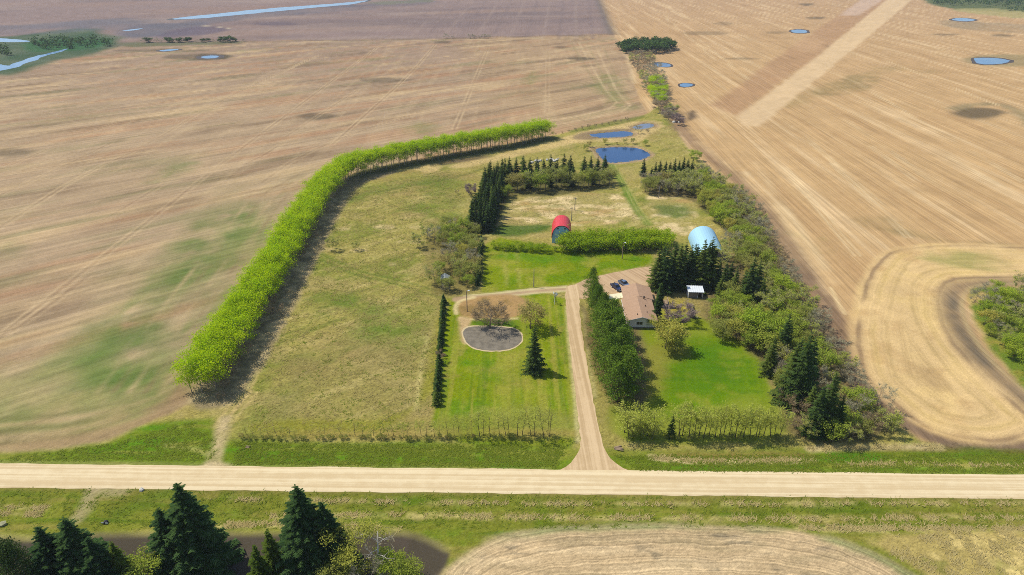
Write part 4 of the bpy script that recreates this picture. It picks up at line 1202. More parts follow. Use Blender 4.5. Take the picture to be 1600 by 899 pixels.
RBF = [(1090, 268), (1120, 290), (1158, 310), (1186, 350), (1212, 402), (1240, 452), (1275, 502), (1312, 565), (1362, 632), (1395, 684), (1330, 692), (1245, 692), (1228, 640), (1212, 595), (1190, 556), (1135, 525), (1112, 505), (1120, 478), (1140, 470), (1180, 484), (1192, 478), (1190, 450), (1160, 440), (1152, 400), (1146, 375), (1120, 352), (1085, 306)]
for (x, y) in scatter(RBF, 3.7, 9, 9000):
    if any((x - a) ** 2 + (y - b_) ** 2 < 6 for a, b_ in taken): continue
    de = float(line_dist(edge, np.array([x]), np.array([y]))[0])
    if y < 150: kd = RND.choice(['grey', 'brown', 'bud', 'brown', 'olive'])
    elif y < 175 and de > 14: kd = RND.choice(['brown', 'grey', 'brown', 'olive'])
    elif de < 6: kd = RND.choice(['grey', 'grey', 'brown', 'bud'])
    elif de < 12: kd = RND.choice(['grey', 'bud', 'olive', 'bud', 'green'])
    else: kd = RND.choice(['olive', 'green', 'bud', 'green', 'olive', 'fresh'])
    sec = 'lower woodland near the road' if y < 178 else ('woodland between bright lawn and field' if y < 225 else ('woodland around the steel quonset' if y < 290 else 'upper woodland past the dry meadow'))
    h = RND.uniform(5, 8.5) if kd not in ('brown',) else RND.uniform(3.5, 6)
    tree_at(kd, x, y, h, {'grey': 'leafless grey tree', 'brown': 'leafless brown shrub', 'bud': 'half-leafed budding tree', 'olive': 'dull olive tree', 'green': 'yellow-green leafy tree', 'fresh': 'bright green leafy tree'}[kd] + ' in the ' + sec, kd + ' trees in the ' + sec)
# spruces behind the house
for k, (px, py) in enumerate([(1028, 452), (1036, 444), (1046, 450), (1054, 442), (1062, 450), (1070, 440), (1078, 448), (1088, 442), (1098, 450), (1106, 442), (1114, 452), (1124, 446), (1133, 455), (1142, 448), (1040, 456), (1110, 440), (1085, 436), (1128, 462)]):
    tree('spruce', px, py, RND.uniform(14.5, 20) if px < 1112 else RND.uniform(9, 12.5), 'dark spruce in the tight row behind the house', 'spruces in the row behind the house', 1.2)
# pines along the driveway
ROW1 = [(926, 462), (930, 478), (934, 494), (938, 511), (942, 528), (946, 546), (951, 566), (955, 586), (960, 607), (966, 628)]
ROW2 = [(937, 474), (945, 489), (953, 505), (958, 523), (962, 541), (967, 560), (972, 580), (978, 601), (984, 621)]
for rw, ls in (('driveway-side', ROW1), ('house-side', ROW2)):
    for px, py in ls:
        up_ = py < 515
        tree('pine', px - (9 if up_ and ls is ROW2 else 0), py, RND.uniform(10, 12) if up_ else RND.uniform(13, 15.5), 'dense green pine in the %s file of the double row right of the driveway' % rw, 'pines in the %s file along the driveway' % rw, .82 if up_ else 1.0)
# low rows of small spruces
for k in range(21):
    t = k / 20
    if .5 < t < .57: continue
    tree('small_spruce', 693 - 12 * t, 476 + 157 * t, RND.uniform(3.6, 4.8), 'small spruce in the row left of the front lawn', 'small spruces left of the front lawn')
tree('brown', 688, 563, 3.2, 'sparse bare shrub standing in the gap of the small spruce row')
for k in range(10):
    t = k / 9
    tree('small_spruce', 752 - 6 * t, 386 + 60 * t, RND.uniform(5, 6), 'small spruce in the short row left of the back lawn', 'small spruces left of the back lawn', .85)
tree('small_spruce', 693, 473, 3.5, 'lone small spruce at the bush edge above the ring drive')
# young poplars along the road
for px in list(range(384, 470, 11)) + list(range(482, 550, 13)):
    tree('young', px + RND.uniform(-3, 3), 681 + RND.uniform(-2, 2), RND.uniform(2.2, 4), 'short sparse sapling in the roadside row left of the driveway', 'short saplings in the left roadside row', 1.5)
for px in list(range(556, 625, 12)):
    tree('young', px + RND.uniform(-3, 3), 681, RND.uniform(3.5, 6), 'short sparse sapling in the roadside row left of the driveway', 'short saplings in the left roadside row', 1.2)
for i, px in enumerate(list(range(628, 862, 10))):
    tree('young' if i % 3 else 'young_leafy', px + RND.uniform(-3, 3), 682 + RND.uniform(-3, 2), 4.6 + 6.2 * (px - 628) / 234 + RND.uniform(-1, 1.2), 'thin tall young poplar in the roadside row left of the driveway', 'tall young poplars in the left roadside row')
tree('young', 857, 680, 13, 'tallest bare-topped young poplar at the driveway end of the left row', wide=.6)
for px in range(380, 870, 9):  # shrubs added to fill the dark shadow band below the saplings
    if RND.random() < .8: tree('olive', px + RND.uniform(-4, 4), 686 + RND.uniform(-2, 2), RND.uniform(.9, 1.8), 'low olive shrub added to darken the shadow band under the left roadside saplings', 'shrubs added for the shadow band of the left roadside row', name='low_shrub')
for i, px in enumerate(range(1064, 1226, 8)):
    tree('young_leafy', px + RND.uniform(-2, 2), 683 + RND.uniform(-3, 2), RND.uniform(9, 11.5), 'pale-leaved young poplar in the roadside row right of the driveway', 'young poplars in the right roadside row')
for px in range(985, 1230, 9):  # added shrubs that deepen the shadow band at the poplars' feet
    if RND.random() < .8: tree('olive', px + RND.uniform(-4, 4), 687 + RND.uniform(-2, 2), RND.uniform(.9, 1.8), 'low olive shrub added to darken the shadow band under the right roadside poplars', 'shrubs added for the shadow band of the right roadside row', name='low_shrub')
for px, py in ((978, 676), (990, 680), (1002, 678), (1014, 681), (984, 684), (1024, 680)):
    tree('young_leafy', px, py, RND.uniform(8, 10), 'pale bushy poplar in the clump at the corner right of the driveway', 'poplars in the clump right of the driveway', 1.35)
for px, py in ((990, 683), (1006, 684), (1020, 683)):
    tree('olive', px, py, 4.2, 'dense olive shrub under the poplar clump right of the driveway', 'olive shrubs under the poplar clump', cat='shrub')
tree('spruce', 1050, 683, 7.5, 'lone small dark spruce in the roadside row right of the driveway', wide=.85)
tree('young_leafy', 1064, 684, 9, 'pale two-stemmed poplar right next to the lone roadside spruce')
# bush group left of the back lawn
for p in scatter([(668, 372), (700, 358), (742, 352), (748, 380), (742, 450), (705, 462), (672, 452), (690, 420), (704, 400), (690, 390)], 4.4, 15):
    kd = RND.choice(['olive', 'olive', 'bud', 'grey', 'green'])
    if abs(p[0] - P(697, 444)[0]) < 4 and p[1] < P(697, 436)[1]: continue
    tree_at(kd, p[0], p[1], RND.uniform(5, 8), {'grey': 'leafless grey tree', 'bud': 'half-leafed budding tree', 'olive': 'dull olive tree', 'green': 'yellow-green leafy tree'}[kd] + ' in the thicket between pasture and back lawn', kd + ' trees in the pasture thicket')
tree('bud', 652, 388, 7, 'grey-green round tree standing alone left of the thicket')
tree('bud', 519, 391, 6, 'taller half-leafed shrub of the pair in the pasture', cat='shrub')
tree('bud', 556, 391, 4, 'lower half-leafed shrub of the pair in the pasture', cat='shrub')
tree('mauve', 736, 305, 4, 'mauve bare shrub beside the spruce block on the pasture side')
tree('brown', 714, 303, 2, 'tiny brown shrub on the pasture left of the spruce block')
tree('olive', 689, 452, 5, 'olive shrub half hiding the left of the little old shed', cat='shrub')
tree('olive', 702, 455, 6, 'olive shrub half hiding the right of the little old shed', cat='shrub')
tree('grey', 696, 457, 4, 'leafless grey shrub in front of the little old shed', cat='shrub')
# hedge across the middle
for (px, py, h) in ((775, 388, 2.6), (790, 390, 3), (806, 391, 3), (822, 392, 3), (838, 393, 3), (852, 394, 3)):
    tree('hedge', px, py, h, 'low bright hedge bush left of the red-roofed barn front', 'low hedge bushes left of the barn')
for k in range(14):
    px = 886 + k * 11.5
    tree('hedge', px, 392 - k * .25 + RND.uniform(-1, 1), RND.uniform(4.6, 5.8), 'tall bright hedge bush right of the red-roofed barn', 'tall hedge bushes right of the barn')
    tree('hedge', px + 4, 383 - k * .2 + RND.uniform(-1, 1), RND.uniform(4.6, 5.8), 'tall bright hedge bush right of the red-roofed barn', 'tall hedge bushes right of the barn')
tree('spruce', 966, 385, 8, 'single small spruce poking out of the tall bright hedge', wide=.6)
# yard trees
tree('yard_bare', 765, 513, 8, 'spreading bare tree with long branches over the grey garden bed', wide=1.2)
tree('green', 757, 510, 3, 'low yellow-green bush at the foot of the bare garden tree', cat='shrub')
tree('olive', 829, 514, 10.5, 'grey-green budding tree right of the garden bed', wide=1.15)
tree('spruce', 835, 581, 16, 'single tall dark spruce standing on the front lawn', wide=1.05)
tree('green', 1042, 545, 10.5, 'round yellow-green tree on the lawn in front of the house', wide=1.15, variant=2)
tree('olive', 1056, 549, 6.5, 'darker rounded tree at the right of the round yellow-green tree', wide=1.1)
tree('mauve', 1060, 506, 5, 'mauve bare spreading shrub right of the house', wide=1.15, variant=0)
tree('spruce', 1083, 496, 5, 'small stout spruce between the mauve shrub and the woodland', wide=1.2)
tree('cedar', 1028, 500, 10.5, 'narrow tall dark cedar close against the right wall of the house')
tree('cedar', 1032, 478, 9, 'second narrow dark cedar farther back along the house wall')
tree('green', 1018, 512, 4, 'small yellow-green bush at the front gable corner of the house', cat='shrub')
tree('fresh', 868, 393, 2.4, 'small fresh green bush right below the barn front', cat='shrub')
# bushes by the ponds
for px, py, h, kd, lb in ((921, 230, 4, 'olive', 'dark olive bush at the left bank of the blue pond'), (916, 236, 4.5, 'olive', 'larger olive bush on the left bank below the others'), (946, 226, 4, 'green', 'round green bush on the far bank of the blue pond, leftmost'), (977, 225, 3.5, 'olive', 'small dark bush on the middle of the far pond bank'),
                      (989, 225, 4, 'olive', 'wider dark bush on the far pond bank right of middle'), (1009, 228, 4, 'green', 'green bush on the right bank of the blue pond'), (998, 209, 6, 'grey', 'grey bare bush between the two upper ponds'), (1012, 208, 2.5, 'brown', 'small brown bush right of the upper ponds'), (964, 226, 2, 'olive', 'tiny bush on the far bank between the larger ones')):
    tree(kd, px, py, h, lb, cat='bush', name='pond_bush')
# far fence-line bushes, lime clump and bluff
for p in scatter([(985, 92), (1012, 92), (1022, 104), (1030, 125), (1036, 150), (1046, 175), (1052, 188), (1040, 190), (1020, 165), (1008, 140), (996, 115)], 10, 21):
    kd = RND.choice(['grey', 'grey', 'bud', 'brown'])
    tree_at(kd, p[0], p[1], RND.uniform(6, 10), {'grey': 'grey leafless tree', 'bud': 'grey-green budding tree', 'brown': 'brown bare shrub'}[kd] + ' in the far fence-line thicket beyond the ponds', kd + ' trees in the far fence line', 1.4)
for p in scatter([(1012, 138), (1022, 128), (1034, 132), (1040, 150), (1038, 166), (1026, 168), (1018, 156)], 5.5, 22):
    tree_at('lime', p[0], p[1], RND.uniform(7, 10), 'lime green tree in the small bright clump on the far fence line', 'lime trees in the far clump', 1.4)
for p in scatter([(970, 78), (985, 72), (1040, 72), (1050, 76), (1044, 82), (1000, 85), (978, 84)], 11, 23):
    tree_at('far', p[0], p[1], RND.uniform(8, 11), 'dark green tree in the isolated oval bluff on the horizon fields', 'trees of the far oval bluff', 1.2)
for p in scatter([(974, 82), (990, 84), (1040, 80), (1048, 84), (1000, 88), (980, 88)], 11, 24):
    tree_at('grey', p[0], p[1], RND.uniform(4, 6), 'pale grey bush along the near edge of the oval bluff', 'grey bushes at the oval bluff', 1.6, cat='bush')
for px in list(range(225, 385, 9)):
    tree('far' if RND.random() < .6 else 'grey', px + RND.uniform(-3, 3), 67 - .012 * (px - 225) + RND.uniform(-.6, .6), RND.uniform(3, 7), 'small far bush on the half-mile line at upper left', 'bushes on the far half-mile line', 1.5, name='far_bush', cat='bush')
for px in (697, 708, 735, 742, 750, 757, 764):
    tree('grey', px, 60.5, RND.uniform(3, 6), 'tiny far grey bush on the half-mile line at upper middle', 'far grey bushes at upper middle', 1.6, name='far_bush', cat='bush')
for px, py in ((1056, 190), (1062, 196), (1040, 183), (1050, 178)):
    tree('mauve', px, py, 4.5, 'mauve bare shrub at the field corner beyond the ponds', 'mauve shrubs at the field corner', cat='shrub')
for i, (p, d) in enumerate(along([(868, 211), (905, 203), (950, 195), (985, 188)], 6)):
    tree_at('brown', p[0], p[1], RND.uniform(1.2, 2.6), 'low dark shrub on the field edge above the ponds', 'low shrubs on the field edge', name='low_shrub')
# green pocket at the right edge
for p in scatter([(1518, 470), (1545, 458), (1600, 458), (1690, 470), (1700, 620), (1640, 625), (1605, 590), (1560, 545), (1535, 510)], 4.2, 25):
    kd = RND.choice(['fresh', 'fresh', 'green', 'bud', 'grey'])
    tree_at(kd, p[0], p[1], RND.uniform(4, 7.5), {'grey': 'leafless grey tree', 'bud': 'half-leafed budding tree', 'green': 'yellow-green leafy tree', 'fresh': 'bright green leafy tree'}[kd] + ' in the green pocket at the right edge of the field', kd + ' trees in the right-hand green pocket')
# far woods that read as one mass
def far_wood(poly, spacing, seed, h0, h1, name='far_wood'):
    V, F, b0 = [], [], 0
    g = np.random.default_rng(seed)
    for (x, y) in scatter(poly, spacing, seed, 2500):
        h = g.uniform(h0, h1)
        c = np.array([x, y, h * .55]) + g.normal(size=(60, 3)) * np.array([h * .38, h * .38, h * .26])
        c[:, 2] = np.maximum(c[:, 2], .3)
        v, f = leaf_quads(c, 1.3, g)
        V.append(v); F.append(f + b0); b0 += len(v)
    me = tris_mesh(name, np.concatenate(V), np.concatenate(F), F_FARG)
    o = bpy.data.objects.new(name, me); C.objects.link(o)
    return tag(o, kind='stuff')
far_wood([(1450, 7), (1500, 10), (1560, 11), (1640, 14), (1900, 20), (1900, -8), (1500, -8)], 16, 31, 7, 11)
far_wood([(1560, 16), (1640, 22), (1760, 34), (1760, 24), (1640, 16)], 16, 32, 6, 9)
far_wood([(50, 66), (110, 64), (168, 66), (172, 73), (110, 78), (60, 78)], 13, 33, 5, 9)
far_wood([(-200, 72), (0, 70), (20, 86), (-60, 100), (-200, 110)], 14, 34, 4, 8)
# near trees at the bottom left
tree('near_spruce', 296, 889, height_of(889, 753), 'largest dark spruce at lower left with a pointed top against the road', variant=0, wide=1.0)
tree('near_spruce', 262, 893, height_of(893, 793), 'shorter dark spruce tucked against the left of the largest spruce', variant=1, wide=1.0)
tree('near_spruce', 474, 889, height_of(889, 757), 'tall dark spruce at the lower centre-left beside the yellow-green tree', variant=1, wide=1.0)
tree('near_spruce', 510, 889, height_of(889, 783), 'lower second leader spruce on the right of the centre-left spruce', variant=0, wide=.95)
tree('yellow_spruce', 425, 905, height_of(905, 826), 'slim dull green spruce at the left foot of the centre-left spruce')
tree('yellow_spruce', 405, 925, height_of(925, 850), 'smallest slim spruce at the bottom edge left of the centre spruces')
tree('near_spruce', 122, 925, height_of(925, 808), 'broad dark ragged spruce near the lower left corner, tallest of its clump', wide=1.15, variant=1)
tree('near_spruce', 82, 930, height_of(930, 822), 'dark ragged spruce left of the tallest one in the corner clump', wide=1.1, variant=0)
tree('near_spruce', 155, 935, height_of(935, 838), 'lower dark spruce on the right of the corner clump', wide=1.1, variant=0)
tree('dark_pine', 28, 950, height_of(950, 850), 'broad dark green pine cut by the lower left corner of the view', wide=.7)
tree('yellow_spruce', 187, 925, height_of(925, 845), 'yellow-green small spruce between the corner clump and the largest spruce')
tree('green', 222, 925, 9, 'dull green bushy tree at the left foot of the largest spruce')
tree('near_leafy', 555, 893, height_of(893, 820), 'yellow-green leafy tree right of the centre-left spruces', wide=1.0)
tree('dead', 588, 900, height_of(900, 822), 'silver dead tree with bare forked branches at the bottom')
tree('grey', 570, 915, 7, 'grey twiggy shrub at the bottom left of the dead tree', cat='shrub', wide=1.1)
tree('olive', 520, 925, 8, 'olive bush at the bottom edge under the centre-left spruces')
tree('fresh', 608, 902, 6.5, 'bright green bush right of the silver dead tree', cat='bush')
tree('green', 628, 910, 6.5, 'yellow-green bush near the dark bare soil', cat='bush')
tree('green', 643, 918, 5.5, 'rightmost yellow bush on the edge of the dark bare soil', cat='bush')
# ------------------------------------------------------------------ buildings
M_ROOF = simple_mat('brown_shingle', col(190, 154, 122), .85, .24, 1.1)
M_SIDING = simple_mat('pale_siding', col(252, 250, 240), .6, .05, 1.2)
M_WHITE = simple_mat('white_trim', col(250, 246, 236), .5, .04, 2)
M_GLASS = simple_mat('dark_glass', np.array([.012, .016, .02]), .08, .1, 1, spec=.6)
M_DARK = simple_mat('dark_metal', col(58, 56, 56), .5, .15, 3)
M_FOUND = simple_mat('foundation', col(150, 140, 128), .9, .12, 2)
M_RED = simple_mat('red_roof', col(226, 62, 66), .5, .2, .5)
M_REDD = simple_mat('dark_red_trim', col(120, 40, 40), .6, .10, 2)
M_TEAL = simple_mat('blue_grey_front', col(176, 222, 238), .7, .08, 1.5)
M_STEEL = simple_mat('pale_blue_steel', col(178, 224, 244), .5, .05, .8, metallic=.1)
M_GREY = simple_mat('grey_boards', col(150, 142, 130), .9, .18, 2.5)
M_TIMBER = simple_mat('weathered_timber', col(176, 150, 120), .9, .2, 2.5)
M_SHED = simple_mat('white_sheet_metal', col(244, 250, 252), .5, .04, 1)
M_ROCK = simple_mat('pale_rock', col(220, 214, 200), .9, .15, 2, bump=.4)
M_RUBBER = simple_mat('rubber', np.array([.015, .015, .016]), .8, .1, 3)

def window(parent, x0, x1, z0, z1, y, face, mf=None):
    """face: 'y' wall at y looking to -y, 'x' wall at x=y looking to -x"""
    f = MB(); t = .07
    p = MB()
    if face == 'y':
        for a in ((x0 - t, x1 + t, z0 - t, z0), (x0 - t, x1 + t, z1, z1 + t), (x0 - t, x0, z0, z1), (x1, x1 + t, z0, z1), ((x0 + x1) / 2 - .03, (x0 + x1) / 2 + .03, z0, z1)):
            f.box(a[0], a[1], y - .06, y + .02, a[2], a[3])
        p.box(x0, x1, y - .02, y + .01, z0, z1)
    else:
        for a in ((x0 - t, x1 + t, z0 - t, z0), (x0 - t, x1 + t, z1, z1 + t), (x0 - t, x0, z0, z1), (x1, x1 + t, z0, z1)):
            f.box(y - .06, y + .02, a[0], a[1], a[2], a[3])
        p.box(y - .02, y + .01, x0, x1, z0, z1)
    w = f.build('window', mf or M_WHITE, parent)
    p.build('pane', M_GLASS, w)
    return w

def gable_roof(w, y0, y1, ze, zr, over, th=.18, xc=0, front=True):
    """closed roof body from eaves to ridge with thickness"""
    k = (zr - ze) / (w / 2)
    x = w / 2 + over
    zl = ze - over * k
    mb = MB()
    mb.prism([(xc - x, zl), (xc, zr), (xc + x, zl), (xc + x, zl + th), (xc, zr + th), (xc - x, zl + th)], y0, y1)
    return mb

# house: a main block with a front gable and a garage block behind it, set to the right
hx, hy = P(980, 512)
H = thing('house', 'low house with a brown shingled roof and pale walls behind the driveway pines', 'house', (hx, hy, 0), R(-2.5))
W, L, GO = 9.2, 14.5, .7
wb = MB()
wb.prism([(0, 0), (W, 0), (W, 2.9), (W / 2, 4.2), (0, 2.9)], 0, L)
wb.prism([(GO, 0), (W + GO, 0), (W + GO, 2.88), (W / 2 + GO, 4.15), (GO, 2.88)], L + .002, L + 9.5)
wl_ = wb.build('wall', M_SIDING, H)
fb = MB(); fb.box(-.06, W + .06, -.06, L - .1, -.2, .32); fb.build('foundation', M_FOUND, H)
rf = gable_roof(W, -.65, L + .2, 2.9, 4.23, .65, xc=W / 2).build('roof', M_ROOF, H)
rg = gable_roof(W, L + .21, L + 10.1, 2.88, 4.18, .65, xc=W / 2 + GO).build('roof', M_ROOF, H)
fc = MB()
for sg in (-1, 1):
    k = 1.33 / (W / 2)
    x1 = W / 2 + sg * (W / 2 + .65)
    z1 = 2.9 - .65 * k
    fc.add([(W / 2, -.70, 4.21), (x1, -.70, z1 - .02), (x1, -.70, z1 + .19), (W / 2, -.70, 4.44), (W / 2, -.652, 4.21), (x1, -.652, z1 - .02), (x1, -.652, z1 + .19), (W / 2, -.652, 4.44)],
           [(0, 1, 2, 3), (7, 6, 5, 4), (0, 4, 5, 1), (3, 2, 6, 7), (1, 5, 6, 2)])
fc.box(-.75, -.655, -.6, L + .2, 2.52, 2.74)
fc.box(GO - .7, W + GO + .7, L + 10.11, L + 10.25, 2.5, 2.72)
fc.build('fascia', M_WHITE, H)
bw = MB(); bw.box(GO - .66, W + GO + .66, L + 10.0, L + 10.2, 2.62, 2.80); bw.build('eave_trim', M_WHITE, H)
window(H, 3.0, 4.9, 1.2, 2.25, 0, 'y')
window(H, 2.0, 3.8, 1.1, 2.2, 0, 'x'); window(H, 5.6, 8.4, .9, 2.2, 0, 'x'); window(H, 11.6, 13.0, 1.1, 2.2, 0, 'x')
db = MB(); db.box(-.05, .02, 9.6, 10.6, .3, 2.35); dd = db.build('door', M_REDD, H)
hb = MB(); hb.box(-.12, -.05, 10.4, 10.5, 1.25, 1.35); hb.build('handle', M_DARK, dd)
gd = MB(); gd.box(GO - .05, GO + .02, L + 3.2, L + 8.2, .1, 2.3); gd.build('garage_door', M_WHITE, H)
for (x, y, s, hgt) in ((6.9, L - 1.0, .5, 1.1), (6.7, 8.0, .28, .6), (6.7, 3.6, .25, .5), (3.2, 1.5, .25, .6)):
    z0 = 4.2 - abs(x - W / 2) * 1.33 / (W / 2)
    v_ = MB(); v_.tube([(x, y, z0 - .1), (x, y, z0 + hgt)], [s / 2.4, s / 2.4], 8)
    v_.tube([(x, y, z0 + hgt), (x, y, z0 + hgt + .18)], [s / 1.7, s / 2.2], 8)
    v_.build('roof_vent', M_DARK, rf)
sp_ = MB(); sp_.box(-.13, -.03, .1, .2, .1, 2.5); sp_.build('downpipe', M_WHITE, H)
# deck on the garden side
dx, dy = P(1033, 482)
DK = thing('wooden_deck', 'pale wooden deck and rail on the garden side of the house', 'deck', (dx, dy, 0), R(-6))
for k in range(9):
    d_ = MB(); d_.box(0, 2.6, k * .62, k * .62 + .57, .5, .56); d_.build('plank', M_TIMBER, DK)
for k in range(4):
    d_ = MB(); d_.box(2.5, 2.6, k * 1.7, k * 1.7 + .1, 0, 1.5); d_.build('post', M_TIMBER, DK)
d_ = MB(); d_.box(2.42, 2.72, -.05, 5.6, 1.503, 1.56); d_.build('rail', M_TIMBER, DK)

# gothic-arched barn with the red roof
bx, by = P(862.5, 380)
B = thing('barn', 'arched barn with a faded red roof and blue-grey front behind the hedge', 'barn', (bx, by, 0), R(-4))
BW, BL = 7.8, 11.5
def gothic(w, ze, zr, n=9):
    o = []
    for i in range(n + 1):
        t = i / n
        a = t * math.pi / 2
        o.append((w / 2 * math.cos(a) ** .82 if t < 1 else 0.0, ze + (zr - ze) * (math.sin(a) ** 1.05)))
    return o
half = gothic(BW, 2.7, 8.0)
arch = [(BW / 2 + x, z) for x, z in half] + [(BW / 2 - x, z) for x, z in half[-2::-1]]
fw = MB(); fw.prism([(0.02, 0), (BW - .02, 0)] + [(min(max(x, .02), BW - .02), z - .06) for x, z in arch], 0, .18); fw.build('front_wall', M_TEAL, B)
fw = MB(); fw.prism([(0.02, 0), (BW - .02, 0)] + [(min(max(x, .02), BW - .02), z - .06) for x, z in arch], BL - .18, BL); fw.build('rear_wall', M_TEAL, B)
sw = MB(); sw.box(-.06, .10, .185, BL - .185, 0, 2.68); sw.box(BW - .10, BW + .06, .185, BL - .185, 0, 2.68); sw.build('side_wall', M_WHITE, B)
ho = gothic(BW + .7, 2.55, 8.25); hi_ = gothic(BW + .36, 2.55, 8.02)
out_ = [(BW / 2 + x, z) for x, z in ho] + [(BW / 2 - x, z) for x, z in ho[-2::-1]]
in_ = [(BW / 2 + x, z) for x, z in hi_] + [(BW / 2 - x, z) for x, z in hi_[-2::-1]]
rb = MB()
n = len(out_)
y0, y1 = -.55, BL + .4
V = [(x, y0, z) for x, z in out_] + [(x, y1, z) for x, z in out_] + [(x, y0, z) for x, z in in_] + [(x, y1, z) for x, z in in_]
Fc = []
for i in range(n - 1):
    Fc += [(i, i + 1, n + i + 1, n + i), (2 * n + i + 1, 2 * n + i, 3 * n + i, 3 * n + i + 1), (i + 1, i, 2 * n + i, 2 * n + i + 1), (n + i, n + i + 1, 3 * n + i + 1, 3 * n + i)]
rb.add(V, Fc)
br = rb.build('roof', M_RED, B)
rt = MB()
for i in range(n - 1):
    (xa, za), (xb, zb) = in_[i], in_[i + 1]
    rt.add([(xa, -.57, za - .1), (xb, -.57, zb - .1), (xb, -.57, zb + .16), (xa, -.57, za + .16)], [(0, 1, 2, 3)])
rt.build('roof_trim', M_REDD, B)
for x in (2.35, 5.3):
    v_ = MB(); v_.box(x - .28, x + .28, -.05, .01, 6.35, 6.95); v_.build('vent', M_DARK, B)
v_ = MB(); v_.box(2.5, 5.3, -.06, .012, .05, 3.0); v_.build('door', simple_mat('barn_door', col(160, 208, 226), .7), B)

# steel quonset
qx, qy = P(1111, 408)
Q = thing('quonset', 'pale blue steel quonset behind the dark spruce row', 'shed', (qx, qy, 0), R(-5))
QR, QH, QL = 5.9, 5.9, 23.0
qv, qf = [], []
ny, na = 84, 18
for j in range(ny + 1):
    rr = 1 + (.010 if j % 2 else 0)
    for i in range(na + 1):
        a = math.pi * i / na
        qv.append((QR * rr * math.cos(a), QL * j / ny, QH * rr * math.sin(a)))
b0 = len(qv)
for j in (0, ny):
    for i in range(na + 1):
        a = math.pi * i / na
        qv.append((QR * .975 * math.cos(a), QL * j / ny, QH * .975 * math.sin(a)))
for j in range(ny):
    for i in range(na):
        a = j * (na + 1) + i
        qf.append((a, a + 1, a + na + 2, a + na + 1))
for i in range(na): qf.append((i + 1, i, b0 + i, b0 + i + 1))
new_obj('steel_arch', qv, qf, M_STEEL, Q)
ew = MB()
pe = [(QR * .96 * math.cos(math.pi * i / 16), QH * .96 * math.sin(math.pi * i / 16)) for i in range(17)]
ew.prism(pe, QL - 1.0, QL - .8); ew.build('rear_wall', M_GREY, Q)
ew = MB()
pf = [p for p in pe if p[0] > 2.4]; pg = [p for p in pe if p[0] < -2.4]
ew.prism([(2.4, 0.0)] + pf[0:] + [(2.4, pe[5][1])], .9, 1.1); ew.prism(pg + [(-2.4, 0.0), (-2.4, pe[5][1])][::1], .9, 1.1)
ew.box(-2.39, 2.39, .9, 1.1, 4.3, 5.55)
ew.build('front_wall', M_GREY, Q)

# small white shed with a ribbed roof
sx, sy = P(1075, 466)
S = thing('garden_shed', 'small white open shed with a ribbed white roof under the dark spruces', 'shed', (sx, sy, 0), R(-3))
s_ = MB(); s_.box(0, .15, 0, 3.2, 0, 2.5); s_.box(5.0, 5.15, 0, 3.2, 0, 2.5); s_.build('side_wall', M_WHITE, S)
s_ = MB(); s_.box(.152, 4.998, 2.9, 3.05, 0, 2.5); s_.box(.152, 3.2, .25, .4, 0, 1.9); s_.build('back_wall', M_GREY, S)
s_ = MB(); s_.box(3.3, 3.45, .02, .17, 0, 2.5); s_.build('post', M_WHITE, S)
s_ = MB(); s_.add([(-.3, -.5, 2.56), (5.45, -.5, 2.56), (5.45, 3.6, 3.15), (-.3, 3.6, 3.15), (-.3, -.5, 2.68), (5.45, -.5, 2.68), (5.45, 3.6, 3.27), (-.3, 3.6, 3.27)], [(0, 3, 2, 1), (4, 5, 6, 7), (0, 1, 5, 4), (1, 2, 6, 5), (2, 3, 7, 6), (3, 0, 4, 7)])
sr = s_.build('roof', M_SHED, S)
for k in range(8):
    x = -.2 + k * .78
    s_ = MB(); s_.add([(x, -.52, 2.683), (x + .16, -.52, 2.683), (x + .16, 3.6, 3.273), (x, 3.6, 3.273), (x + .04, -.52, 2.79), (x + .12, -.52, 2.79), (x + .12, 3.6, 3.38), (x + .04, 3.6, 3.38)], [(0, 3, 2, 1), (4, 5, 6, 7), (0, 1, 5, 4), (1, 2, 6, 5), (2, 3, 7, 6), (3, 0, 4, 7)])
    s_.build('rib', M_SHED, sr)
# old grey shed in the thicket
gx, gy = P(690, 446)
G_ = thing('old_shed', 'little weathered grey shed with a pale roof half hidden in the thicket', 'shed', (gx, gy, 0), R(8))
s_ = MB(); s_.prism([(0, 0), (3.0, 0), (3.0, 2.2), (1.5, 3.1), (0, 2.2)], 0, 3.4); s_.build('wall', M_GREY, G_)
gable_roof(3.0, -.3, 3.7, 2.2, 3.12, .35, .1, 1.5).build('roof', simple_mat('pale_tin', col(160, 166, 162), .5, .15, 2), G_)
s_ = MB(); s_.box(1.0, 2.0, -.04, .01, .02, 1.9); s_.build('door', M_TIMBER, G_)

